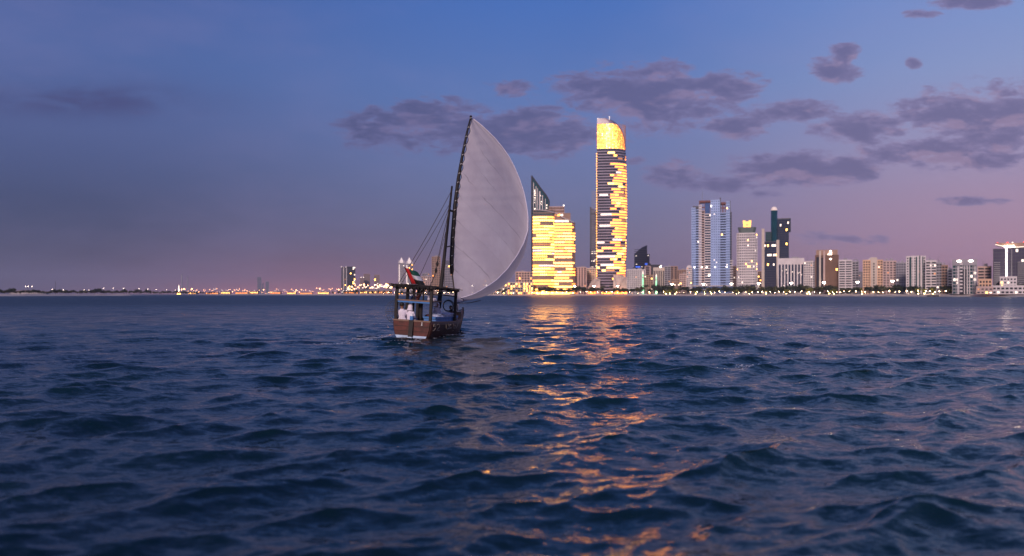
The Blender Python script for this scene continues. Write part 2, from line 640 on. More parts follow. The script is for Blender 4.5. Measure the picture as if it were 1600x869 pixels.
def offset(poly, d):
    n = len(poly)
    out = []
    for i in range(n):
        p0, p1, p2 = poly[i - 1], poly[i], poly[(i + 1) % n]
        e1 = Vector((p1[0] - p0[0], p1[1] - p0[1]))
        e2 = Vector((p2[0] - p1[0], p2[1] - p1[1]))
        if e1.length < 1e-6 or e2.length < 1e-6:
            out.append(p1)
            continue
        n1 = Vector((e1.y, -e1.x)).normalized()
        n2 = Vector((e2.y, -e2.x)).normalized()
        b = (n1 + n2)
        if b.length < 1e-6:
            b = n1
        b.normalize()
        k = d / max(0.4, b.dot(n1))
        out.append((p1[0] + b.x * k, p1[1] + b.y * k))
    return out


def rect(x0, x1, d, y0=0.0):
    return [(x0, y0), (x1, y0), (x1, y0 + d), (x0, y0 + d)]


def chamf(x0, x1, d, c, y0=0.0):
    return [(x0 + c, y0), (x1 - c, y0), (x1, y0 + c), (x1, y0 + d), (x0, y0 + d), (x0, y0 + c)]


LITS = [WHITE, PALEGOLD, GOLD, ORANGE, DIMAMB]


def facade(root, fp, z0, z1, fh=3.6, bay=3.6, band=0.4, pier=0.35, wall=W_WHITE, glass=G_DARK, lit=0.05, litmix=(4, 1.5, .6, .5, 5), litf=None, runs=None,
           out=0.45, pout=0.35, rings=None, pierm=None, parapet=1.2, plant=True, roofm=None, names=('glass_walls', 'floor_bands', 'piers', 'lit_windows', 'parapet', 'roof_plant')):
    f = fp if callable(fp) else (lambda z, p=fp: p)
    if rings is None:
        rings = [z0, z1]
    core = MB()
    core.loft([[(x, y, z) for (x, y) in f(z)] for z in rings])
    core.build(names[0], glass, root)
    nf = max(1, int(round((z1 - z0) / fh)))
    fh = (z1 - z0) / nf
    if band > 0:
        b = MB()
        for k in range(nf + 1):
            z = z0 + k * fh
            hb = fh * band / 2
            za, zb = max(z0, z - hb), min(z1 + 0.02, z + hb)
            if zb - za < 0.1:
                continue
            b.loft([[(x, y, za) for (x, y) in offset(f(za), out)], [(x, y, zb) for (x, y) in offset(f(zb), out)]])
        b.build(names[1], wall, root, kind='stuff')
    if pier > 0:
        b = MB()
        P = f(z0)
        for i in range(len(P)):
            a, c = P[i], P[(i + 1) % len(P)]
            e = Vector((c[0] - a[0], c[1] - a[1]))
            if e.length < 1.5 or (e.x < -0.5 * e.length):
                continue
            nb = max(1, int(round(e.length / bay)))
            bw = e.length / nb
            rz = math.atan2(e.y, e.x)
            nrm = Vector((e.y, -e.x)).normalized()
            for q in range(nb + 1):
                p = Vector(a) + e * (q / nb)
                ww = bw * pier * (0.7 if q in (0, nb) else 1.0)
                b.box((p.x + nrm.x * pout / 2, p.y + nrm.y * pout / 2, (z0 + z1) / 2), (ww, pout + 0.3, z1 - z0 - 0.06), 0, rz)
        b.build(names[2], pierm or wall, root, kind='stuff')
    b = MB()
    for k in range(nf):
        za, zb = z0 + (k + band / 2) * fh, z0 + (k + 1 - band / 2) * fh
        Pa, Pb = offset(f(za), 0.12), offset(f(zb), 0.12)
        run, hold = 0, (False, 0)
        for i in range(len(Pa)):
            j = (i + 1) % len(Pa)
            e = Vector((Pa[j][0] - Pa[i][0], Pa[j][1] - Pa[i][1]))
            if e.length < 0.5 or e.x < -0.3 * e.length:
                continue
            nb = max(1, int(round(e.length / bay)))
            for q in range(nb):
                u0, u1 = (q + pier / 2) / nb, (q + 1 - pier / 2) / nb
                if not litf and (u1 - u0) * e.length > 2.0:
                    u0 += rnd.uniform(0, max(0.0, (u1 - u0) - 2.0 / e.length))
                    u1 = u0 + 2.0 / e.length
                um = (u0 + u1) / 2
                cx = Pa[i][0] + e.x * um
                pr = litf(i, cx, (za + zb) / 2) if litf else lit
                wts = litmix
                if isinstance(pr, tuple):
                    pr, wts = pr
                if runs:
                    if run <= 0:
                        hold = (rnd.random() < pr, rnd.choices(range(5), wts)[0])
                        run = rnd.randint(*runs)
                    run -= 1
                    on, mi = hold
                else:
                    on, mi = rnd.random() < (pr if litf else pr * 0.8), rnd.choices(range(5), wts)[0]
                if on:
                    A = [Pa[i][t] + (Pa[j][t] - Pa[i][t]) * u0 for t in (0, 1)]
                    B = [Pa[i][t] + (Pa[j][t] - Pa[i][t]) * u1 for t in (0, 1)]
                    C = [Pb[i][t] + (Pb[j][t] - Pb[i][t]) * u1 for t in (0, 1)]
                    Dd = [Pb[i][t] + (Pb[j][t] - Pb[i][t]) * u0 for t in (0, 1)]
                    b.quad((A[0], A[1], za), (B[0], B[1], za), (C[0], C[1], zb), (Dd[0], Dd[1], zb), mi)
    if b.f:
        b.build(names[3], LITS, root, kind='stuff')
    if parapet > 0:
        b = MB()
        P = f(z1)
        b.loft([[(x, y, z1 - 0.3) for (x, y) in offset(P, out + 0.15)], [(x, y, z1 + parapet) for (x, y) in offset(P, out + 0.15)]])
        b.build(names[4], roofm or wall, root)
    if plant:
        P = f(z1)
        xs, ys = [p[0] for p in P], [p[1] for p in P]
        wv = max(xs) - min(xs)
        dv = max(ys) - min(ys)
        for _ in range(2):
            b = MB()
            sx = wv * rnd.uniform(0.12, 0.3)
            cxx = rnd.uniform(min(xs) + sx, max(xs) - sx)
            hh = rnd.uniform(1.6, 3.4)
            b.box((cxx, min(ys) + dv * rnd.uniform(0.4, 0.6), z1 + parapet + hh / 2 - 0.05), (sx, dv * 0.35, hh))
            b.build(names[5], W_GREY, root)
        if rnd.random() < 0.6:
            b = MB()
            cxx = rnd.uniform(min(xs) * .6, max(xs) * .6)
            b.tube([(cxx, min(ys) + dv * .3, z1), (cxx, min(ys) + dv * .3, z1 + parapet + rnd.uniform(4, 9))], [.3, .12], 4)
            b.build('antenna', METAL, root)


def B(name, label, px0, px1, ytop, D, d=22, cat='building', group=None, yaw=0, **kw):
    loc, rz, w = place(px0, px1, D, yaw)
    root = empty(name, loc, (0, 0, rz))
    tag(root, label, cat, group)
    H = hgt(ytop, D)
    pl = kw.get('plant', True)
    if H > 0 and 'fp' not in kw:
        par = kw.get('parapet', 1.2)
        facade(root, rect(-w / 2, w / 2, d), 0, H - par, **kw)
    return root, w, H


def extra(root, name, m, fn, smooth=False, kind=None):
    b = MB()
    fn(b)
    return b.build(name, m, root, smooth, kind)


# ---- the tall rounded landmark tower -------------------------------------------------
def landmark():
    D = 1480
    loc, rz, w = place(933, 979, D)
    root = empty('landmark_tower', loc, (0, 0, rz))
    tag(root, 'tallest rounded skyscraper with glowing gold crown and gold lit right side', 'skyscraper')
    x0 = -w / 2
    mpp = D / F

    prof = [(452, 976), (400, 978), (330, 979.6), (270, 979), (240, 977.6), (225, 976.6), (214, 975.0), (206, 972.5), (199, 969), (193, 964.5), (188, 959), (184.5, 952)]

    def xr(z):
        y = HY - (z - 0.05 + LANDZ - CAMH) * F / D
        pv = prof[0]
        if y >= pv[0]:
            return x0 + (pv[1] - 933) * mpp
        for a, b in zip(prof, prof[1:]):
            if b[0] <= y <= a[0]:
                u = (a[0] - y) / (a[0] - b[0])
                return x0 + (a[1] + (b[1] - a[1]) * u - 933) * mpp
        return x0 + (prof[-1][1] - 933) * mpp

    def fp(z):
        r = xr(z)
        W = r - x0
        e = x0 + 20.5 * mpp               # the vertical crease between the flat and the curved front
        e = min(e, x0 + W * 0.62)
        pts = [(x0, 0.6), (e, 0.0)]
        for k in range(1, 9):
            th = k / 8 * R(100)
            pts.append((e + (r - e) * math.sin(th) / 1.0 if th < R(90) else r - 0.3, 0.0 + 26 * (1 - math.cos(th))))
        pts += [(r - W * 0.25, 46), (x0 + W * 0.25, 46), (x0, 34)]
        return pts
    zc = hgt(232, D)
    zt = hgt(184.5, D)

    def litf(i, cx, z):
        y = HY - (z + LANDZ - CAMH) * F / D
        if i == 0 or i >= 9:
            if abs(y - 401) < 4 or abs(y - 418) < 5:
                return (0.62, (5, 3, 1, 0, 1))
            if 300 < y < 400 or 418 < y < 452:
                return (0.06, (5, 3, 1, 0, 1))
            return (0.035, (5, 3, 1, 0, 1))
        g = 0.97
        # dark floors drift through the lit side
        v = math.sin(z * 0.145 + 1.3) + math.sin(z * 0.061 + cx * 0.22) + 0.8 * math.sin(cx * 0.35 + z * 0.32)
        if v < -1.3:
            g = 0.66
        if y < 252:
            g *= 0.12 if y < 240 else 0.55
        if y > 432:
            g = 0.25
        return (g, (.1, 1.4, 3.5, 7, .5) if y > 395 else (.1, .5, 2.0, 8.0, .6))
    rings = [0] + [zc * k / 14 for k in range(1, 15)]
    facade(root, fp, 0, zc, fh=5.2, bay=2.2, band=0.44, pier=0.0, runs=(2, 9), wall=mat('violet_grey_panels', (0.30, 0.25, 0.31), .6, var=.1, vscale=.05), glass=G_DARK, litf=litf, out=0.55, rings=rings, parapet=0, plant=False)

    # crown: lit glazed grid around an inner drum, with an unlit glass screen above it
    zl = hgt(193, D)

    def crown_lit(i, cx, z):
        u = (cx - x0) / w
        c = math.exp(-((u - 0.40) / 0.30) ** 2)
        return (1.0, (.6 * c ** 4, 5 * c ** 3 + .05, 4 * c + .5, 5.5 * (1 - c) + 0.6, 0.0))
    rr = [zc + (zl - zc) * k / 10 for k in range(11)]
    facade(root, fp, zc, zl, fh=2.9, bay=2.6, band=0.22, pier=0.16, wall=W_TAN, glass=W_TAN, litf=crown_lit, out=0.4, rings=rr, parapet=0, plant=False,
           names=('crown_drum', 'crown_rails', 'crown_mullions', 'crown_panels', 'crown_parapet', 'crown_plant'))
    b = MB()
    zz = [zl + (zt - zl) * k / 8 for k in range(9)]
    b.loft([[(x, y, z) for (x, y) in fp(z)] for z in zz])
    b.build('crown_screen', mat('rose_glass', (0.36, 0.26, 0.30), 0.3, var=0.1, vscale=0.05, spec=0.8), root)

    # lit vertical edge strip and aviation lights
    def strip(m):
        for k in range(56):
            z = 6 + (zc - 10) * k / 56
            m.box((x0 - 0.9, 3.0, z), (1.1, 1.1, 2.1))
    extra(root, 'edge_lights', GOLD, strip, kind='stuff')
    for (px, py, m_) in ((934, 183.6, WHITE), (952, 181.6, WHITE)):
        extra(root, 'roof_light', m_, lambda m, px=px, py=py: (m.tube([(x0 + (px - 933) * mpp, 6, zt - 6), (x0 + (px - 933) * mpp, 6, hgt(py, D))], 0.35), m.ball((x0 + (px - 933) * mpp, 6, hgt(py, D)), 0.9)))
    # rib of the curved roof edge
    extra(root, 'roof_edge', W_DARK, lambda m: m.tube([(xr(zc + (zt - zc) * k / 20) + 0.25, 14, zc + (zt - zc) * k / 20) for k in range(21)], 0.8, 6))

    # winter garden shells at the foot
    shell = mat('shell_panels', (0.62, 0.50, 0.40), 0.6, var=0.15, vscale=0.1)

    def shell_fn(m, xa, xb, ya, yb, bulge, y0):
        rows = []
        for k in range(13):
            u = k / 12
            row = []
            for q in range(7):
                v = q / 6
                px = xa + (xb - xa) * u
                top = ya + (yb - ya) * u - bulge * math.sin(math.pi * u) * (0.6 + 0.4 * v)
                z = hgt(top, D) * math.sin(v * math.pi / 2) + 0.3
                row.append((x0 + (px - 933) * mpp, y0 + 26 * v * v, z))
            rows.append(row)
        m.loft(rows, 0, False, False)
    extra(root, 'garden_shell', shell, lambda m: shell_fn(m, 958, 1001, 429, 452, 7, -26), True)
    extra(root, 'garden_shell', shell, lambda m: shell_fn(m, 917, 938, 451, 436, 7, -22), True)
    for (xa, ya, xb, yb) in ((958, 430, 964, 451), (966, 451, 972, 431), (972, 431, 979, 451), (979, 434, 990, 450), (985, 437, 1000, 452), (919, 451, 932, 431)):
        extra(root, 'shell_strut', W_CREAM, lambda m: m.tube([(x0 + (xa - 933) * mpp, -29, hgt(ya, D)), (x0 + (xb - 933) * mpp, -30, hgt(yb, D))], 0.55, 5))

    def glow(m):
        for (xa, xb, za, zb) in ((920, 931, 0.5, 9), (940, 957, 0.5, 4.0), (960, 972, 0.5, 6), (974, 984, .5, 4.5)):
            m.box2((x0 + (xa - 933) * mpp, -31, za), (x0 + (xb - 933) * mpp, -30.4, zb))
    extra(root, 'lobby_lights', ORANGE, glow, kind='stuff')


landmark()


# ---- gold lit curved hotel with the slanted tower behind it ---------------------------
def gold_block():
    D = 1440
    loc, rz, w = place(832, 899, D)
    mpp = D / F
    root = empty('hotel_tower', loc, (0, 0, rz))
    tag(root, 'broad curved hotel block lit gold on every floor beside the sail', 'hotel')
    x0 = -w / 2

    def X(px):
        return x0 + (px - 832) * mpp

    def lf(i, cx, z):
        px = 832 + (cx - x0) / mpp
        if px > 893:
            return (0.14, (1, 1, 2, 3, 3))
        return (0.97 if math.sin(z * .9) * math.sin(z * 0.17 + cx * 0.1) < 0.62 else 0.72, (.6, 7, 6.0, 0.5, 0.12))

    def arc(pa, pb, bul, back, n=7):
        pts = []
        for k in range(n):
            u = k / (n - 1)
            pts.append((X(pa) + (X(pb) - X(pa)) * u, 8 - bul * math.sin(math.pi * (0.1 + 0.85 * u))))
        return pts + [(X(pb), back), (X(pa), back)]
    kw = dict(fh=5.4, bay=2.6, band=0.46, pier=0.16, runs=(2, 14), wall=W_TAN, glass=W_TAN, litf=lf, out=0.5, pout=0.3, plant=False, parapet=0.8)
    facade(root, arc(832.5, 866, 7, 30), 0, hgt(337, D), **kw)
    P2 = [(X(866.3), 5.5), (X(873), 3), (X(882), 2.5), (X(893.5), 5), (X(898.6), 14), (X(898.6), 34), (X(866.3), 34)]
    facade(root, P2, 0, hgt(348, D), **kw)
    kw2 = dict(kw)
    kw2.update(litf=None, lit=0.05, wall=W_TAN, glass=G_GREEN, band=0.3)
    facade(root, [(X(833.5), 7), (X(864), 5.5), (X(864), 27), (X(833.5), 27)], hgt(337, D) + 0.85, hgt(328, D), **kw2)
    kw2.update(glass=W_TAN, lit=0.35)
    facade(root, [(X(866.5), 9), (X(891), 9), (X(891), 30), (X(866.5), 30)], hgt(348, D) + 0.85, hgt(333, D), **kw2)
    facade(root, [(X(858), 14), (X(881.5), 14), (X(881.5), 28), (X(858), 28)], hgt(333, D) - 4, hgt(322, D), **dict(kw2, lit=0.02, wall=W_PINK, glass=W_BROWN))
    extra(root, 'roof_light', BRIGHT, lambda m: m.ball((X(881), 13, hgt(320, D)), 0.8))
    extra(root, 'roof_rim', W_WHITE, lambda m: m.tube([(X(833), 6, hgt(327, D)), (X(850), 3, hgt(328.5, D)), (X(866), 5, hgt(331.5, D)), (X(880), 3, hgt(340, D)), (X(897), 9, hgt(347, D))], 0.7, 5))
    # porch lights at the foot
    extra(root, 'entrance_canopy', PALEGOLD, lambda m: (m.box2((X(846), -12, 0.3), (X(851), -8, 6)), m.box2((X(838), -11, .3), (X(890), -9, 2.6))))

    # slanted glass tower
    D2 = 1600
    loc, rz, w2 = place(831, 858, D2)
    r2 = empty('slanted_tower', loc, (0, 0, rz))
    tag(r2, 'slim tower with steeply slanted glass top and white vertical fins behind the gold hotel', 'skyscraper')
    mp = D2 / F
    a = -w2 / 2

    def zt(u):            # roof height across the width
        pts = [(0, 274.5), (0.5, 294), (0.85, 306), (1.0, 314)]
        for p, q in zip(pts, pts[1:]):
            if p[0] <= u <= q[0]:
                return hgt(p[1] + (q[1] - p[1]) * (u - p[0]) / (q[0] - p[0]), D2)
        return hgt(314, D2)
    b = MB()
    n = 10
    for k in range(n):
        u, v = k / n, (k + 1) / n
        b.loft([[(a + w2 * u, 0, 0), (a + w2 * v, 0, 0), (a + w2 * v, 26, 0), (a + w2 * u, 26, 0)],
                [(a + w2 * u, 0, zt(u)), (a + w2 * v, 0, zt(v)), (a + w2 * v, 26, zt(v)), (a + w2 * u, 26, zt(u))]])
    b.build('glass_walls', G_GREEN, r2)
    for u in (0.10, 0.24, 0.33, 0.45, 0.62, 0.78):
        extra(r2, 'fin', W_WHITE, lambda m, u=u: m.box2((a + w2 * u - (1.1 if u in (.45, .62) else .6), -0.9, 0.2), (a + w2 * u + (1.5 if u in (.45,) else .7), -0.05, zt(u) - 9)))
    fr = MB()
    fr.tube([(a - 0.2, -0.8, 0.3), (a - 0.2, -0.8, zt(0)), (a + w2 * .5, -0.8, zt(.5)), (a + w2 * .85, -0.8, zt(.85)), (a + w2, -.8, zt(1)), (a + w2, -.8, .3)], 1.3, 4)
    fr.build('frame', W_DARK, r2)
    b = MB()
    for k in range(26):
        u = rnd.choice((0.16, 0.17, 0.18, 0.5, 0.55, 0.86))
        z = rnd.uniform(hgt(330, D2), zt(u) - 14)
        b.box((a + w2 * u, -0.5, z), (rnd.uniform(1.0, 2.2), 0.5, 1.6))
    b.build('lit_windows', WHITE, r2, kind='stuff')


gold_block()


# ---- thin framed tower left of the landmark -------------------------------------------
def framed_tower():
    D = 1640
    loc, rz, w = place(922, 934, D)
    root = empty('framed_tower', loc, (0, 0, rz))
    tag(root, 'thin grey tower with a dark slanted frame just left of the tallest tower', 'skyscraper')
    z0, z1 = hgt(323, D), hgt(331, D)
    b = MB()
    b.loft([rect(-w / 2, w / 2, 24), ] and [[(x, y, 0) for x, y in rect(-w / 2, w / 2, 24)],
           [(-w / 2, 0, z0), (w / 2, 0, z1), (w / 2, 24, z1), (-w / 2, 24, z0)]])
    b.build('glass_walls', G_GREY, root)
    f = MB()
    for (xa, xb) in ((-w / 2 - .3, -w / 2 + 2.6), (w / 2 - 1.0, w / 2 + .4)):
        f.box2((xa, -0.9, 0.2), (xb, -0.05, z1 - 2))
    f.loft([[(-w / 2 - .3, -.9, z1 - 3), (-w / 2 + 2.6, -.9, z1 - 3), (-w / 2 + 2.6, -.05, z1 - 3), (-w / 2 - .3, -.05, z1 - 3)],
            [(-w / 2 - .3, -.9, z0), (-w / 2 + 2.6, -.9, z0 - 1.5), (-w / 2 + 2.6, -.05, z0 - 1.5), (-w / 2 - .3, -.05, z0)]])
    f.box2((-w / 2, -0.95, z1 - 5), (w / 2, -.06, z1 - 1.5))
    f.build('frame', W_DARK, root)
    b = MB()
    for k in range(24):
        b.box((rnd.uniform(-w / 2 + 3, w / 2 - 1.5), -0.3, hgt(rnd.choice((393, 396, 406, 408, 410, 415, 417, 436)), D)), (2.4, 0.4, 1.5))
    b.build('lit_windows', WHITE, root, kind='stuff')
    b = MB()
    for k in range(60):
        b.box2((-w / 2 + 2.6, -0.5, 3 + k * 3.5), (w / 2 - 1, -0.05, 3 + k * 3.5 + 1.0))
    b.build('floor_bands', W_GREY, root, kind='stuff')


framed_tower()


# ---- blue tower cluster ----------------------------------------------------------------
def blue_tower():
    D = 1330
    loc, rz, w = place(1080, 1143, D)
    mpp = w / 63
    root = empty('blue_tower', loc, (0, 0, rz))
    tag(root, 'wide pale blue glass tower of stepped bays with red roof frames', 'skyscraper')
    X = lambda px: -w / 2 + (px - 1080) * mpp
    RED = mat('red_roof_frame', (0.17, 0.06, 0.05), 0.7, var=0.2)
    bays = [  # px0, px1, ytop, depth offset, wall, glass, band, bay, pier
        (1080.5, 1086.5, 324, 2, W_BLUE, G_BLUE, .5, 2.4, .5), (1086.7, 1092, 327, 4, W_BLUE, G_NAVY, .45, 6, .1),
        (1092.2, 1096, 320, 2.2, W_WHITE, G_BLUE, .5, 2.2, .5), (1096.2, 1100.8, 329, 3.5, W_PINK, G_DARK, .42, 5, .12),
        (1101, 1110.8, 334, 3, W_WHITE, G_NAVY, .42, 9, .06), (1111, 1124.6, 313, 0, W_BLUE, G_BLUE, .62, 3.6, .62),
        (1125, 1134.5, 333, 3, W_BLUE, G_NAVY, .46, 9, .08), (1134.7, 1140, 316, 1.5, W_BLUE, G_BLUE, .5, 2.6, .5), (1140.2, 1142.8, 332, 6, W_DARK, G_NAVY, .4, 4, .2)]
    for (p0, p1, yt, yo, wl, gl, bd, by, pr) in bays:
        facade(root, rect(X(p0), X(p1), 30, yo), 0, hgt(yt, D), fh=4.25, bay=by, band=bd, pier=pr, wall=wl, glass=gl, lit=0.012, litmix=(5, 1, 0, 0, 0), plant=False, parapet=0.6,
               names=('bay_glass', 'bay_bands', 'bay_piers', 'lit_windows', 'bay_parapet', 'roof_plant'))
    # open frames on the roof
    for (p0, p1, ya, yb, m_) in ((1092.2, 1110.8, 312.5, 334, RED), (1124.8, 1134.5, 316, 334, RED), (1082, 1092, 321, 327, W_DARK)):
        def fn(m):
            za, zb = hgt(yb, D), hgt(ya, D)
            for px in (p0 + .6, (p0 + p1) / 2, p1 - .6):
                m.box2((X(px) - .7, 6, za), (X(px) + .7, 7.6, zb))
                m.box2((X(px) - .7, 22, za), (X(px) + .7, 23.6, zb))
            m.box2((X(p0), 5.6, zb - 3.2), (X(p1), 24, zb))
            m.box2((X(p0), 6.4, (za + zb) / 2 - 1), (X(p1), 7, (za + zb) / 2 + 1))
        extra(root, 'roof_frame', m_, fn)
    extra(root, 'crown_panel', G_BLUE, lambda m: (m.box2((X(1101.6), 3.2, hgt(334, D) + 0.7), (X(1109), 12, hgt(317, D)))))
    extra(root, 'corner_fin', W_DARK, lambda m: (m.box2((X(1124.7), -0.8, hgt(330, D)), (X(1126.4), 12, hgt(309.5, D)))))
    extra(root, 'corner_fin', W_DARK, lambda m: (m.box2((X(1140.2), 1, hgt(340, D)), (X(1141.4), 12, hgt(314.5, D)))))
    extra(root, 'roof_light', BRIGHT, lambda m: m.box2((X(1110.4), -1.2, hgt(323, D)), (X(1111.8), -.7, hgt(321, D))))
    extra(root, 'antenna', METAL, lambda m: m.tube([(X(1097), 14, hgt(313, D)), (X(1097), 14, hgt(291, D))], [0.5, 0.15], 5))
    for (px, py) in ((1085, 417.5), (1096.5, 417.5), (1104, 417.5), (1117.5, 417.5), (1135, 417.5), (1107.5, 430)):
        extra(root, 'window_light', BRIGHT, lambda m: m.box2((X(px) - .7, -0.9 if px in (1117.5,) else 1.0, hgt(py, D) - .7), (X(px) + .7 + (1.2 if py > 420 else 0), 3.2, hgt(py, D) + .8)))
    extra(root, 'podium', W_WHITE, lambda m: [m.box2((-w / 2 - 1, -8, 0.2 + k * 6.5), (w / 2 + 3, -1.2, 1.4 + k * 6.5)) for k in range(3)], kind='stuff')
    extra(root, 'podium_glass', G_BLUE, lambda m: m.box2((-w / 2, -6.5, 0.1), (w / 2 + 2, -1.3, 13.3)))
    extra(root, 'side_balconies', W_WHITE, lambda m: [m.box2((X(1140.4), 2 - k % 2 * .2, hgt(444, D) + k * 4.2), (X(1145.4), 9, hgt(444, D) + k * 4.2 + 1.6)) for k in range(10)], kind='stuff')


blue_tower()


# ---- white grid tower with a gold crown -------------------------------------------------
def grid_tower():
    D = 1260
    loc, rz, w = place(1151.5, 1183, D)
    root = empty('grid_tower', loc, (0, 0, rz))
    tag(root, 'white tower with square window grid and glowing gold box on its roof', 'skyscraper')
    H = hgt(365, D)
    c = w * 0.12

    def lf(i, cx, z):
        y = HY - z * F / D
        return (0.22 if abs(y - 393) < 2 or abs(y - 415) < 2.2 else 0.05, (6, 3, 1, 0, 0))
    facade(root, chamf(-w / 2, w / 2, 30, c), 0, H, fh=4.2, bay=3.05, band=.48, pier=.46, wall=W_WHITE, glass=G_DARK, litf=lf, plant=False)
    cap = mat('grey_green_cap', (0.10, 0.13, 0.12), 0.6, var=0.1)
    b = MB()
    z0, z1 = H + 1.25, hgt(355, D)
    b.loft([[(x, y, z0) for x, y in chamf(-w * .40, w * .40, 27, c, 1.2)], [(x, y, z1) for x, y in chamf(-w * .46, w * .46, 29, c, 0.2)]])
    b.build('sloped_cap', cap, root)
    b = MB()
    z2 = hgt(344, D)
    for s in (-1, 1):
        b.loft([[(s * w * .02 if 0 else x, y, z1) for x, y in rect(s * w * .12 - 1.9, s * w * .12 + 1.9, 9, 6)], [(x, y, z2) for x, y in rect(s * w * .15 - 1.9, s * w * .15 + 1.9, 9, 6)]])
    b.box2((-w * .17, 5.8, z1 + 0.2), (w * .17, 15.2, z1 + 3.2))
    b.box2((-w * .17, 5.8, z1 + 5.4), (w * .17, 15.2, z2 - 1.6))
    b.build('gold_crown', mat('gold_crown_glow', (255, 190, 90), 0.5, var=0, emit=1.5, ecol=(255, 186, 96)), root)
    extra(root, 'base_glass', G_NAVY, lambda m: m.box2((-w * .42, -1.2, 0.1), (-w * .22, -.6, 13)))
    extra(root, 'base_glass', G_NAVY, lambda m: m.box2((w * .18, -1.2, 0.1), (w * .40, -.6, 15)))


grid_tower()


# ---- dark blue pair with the round shaft -------------------------------------------------
def navy_pair():
    D = 1300
    loc, rz, w = place(1190, 1236, D)
    mpp = w / 46
    root = empty('navy_tower', loc, (0, 0, rz))
    tag(root, 'dark navy glass tower group with a round shaft under a white dome', 'skyscraper')
    X = lambda px: -w / 2 + (px - 1190) * mpp
    nm = ('block_glass', 'block_bands', 'block_piers', 'lit_windows', 'block_parapet', 'roof_plant')
    kw = dict(fh=3.8, bay=2.2, band=.10, pier=.08, wall=W_DARK, litmix=(5, 3, 0, 0, 0), out=.2, pout=.12, plant=False, parapet=.8, names=nm)

    def lf(i, cx, z):
        y = HY - z * F / D
        return 0.55 if abs(y - 384.5) < 1.6 or abs(y - 400) < 1.6 else 0.022
    facade(root, rect(X(1192), X(1214.6), 20, 0), 0, hgt(378, D), glass=G_NAVY, litf=lf, **kw)
    facade(root, rect(X(1196), X(1204.5), 16, 8), hgt(379, D) + 3, hgt(362, D), glass=G_GREEN, lit=.04, **kw)
    facade(root, rect(X(1214), X(1232.5), 22, 12), 0, hgt(342, D), glass=G_NAVY, lit=.03, **kw)
    facade(root, rect(X(1214.2), X(1235.5), 20, 13.5), hgt(361, D), hgt(341, D), glass=G_NAVY, lit=.03, **kw)
    cyl = [(X(1209.6) + 5.2 * math.cos(t * math.pi / 10), 10 + 5.2 * math.sin(t * math.pi / 10)) for t in range(20)]
    b = MB()
    b.loft([[(x, y, 0.1) for x, y in cyl], [(x, y, hgt(328, D)) for x, y in cyl]])
    b.build('round_shaft', G_GREEN, root, True)
    b = MB()
    b.ball((X(1209.6), 10, hgt(327.5, D)), 5.2, 0, 14, 8, 1.15)
    b.build('dome', mat('dome_white_glow', (0.75, 0.66, 0.6), .6, var=.05, emit=.25, ecol=(255, 220, 200)), root, True)  # dome brightened by a faint glow put into its material
    extra(root, 'stone_pier', W_CREAM, lambda m: m.box2((X(1190), -.6, 0.1), (X(1194.4), 12, hgt(357, D))))
    extra(root, 'stone_pier', W_CREAM, lambda m: m.box2((X(1213.2), -.8, 0.1), (X(1217.6), 12, hgt(375, D))))


navy_pair()


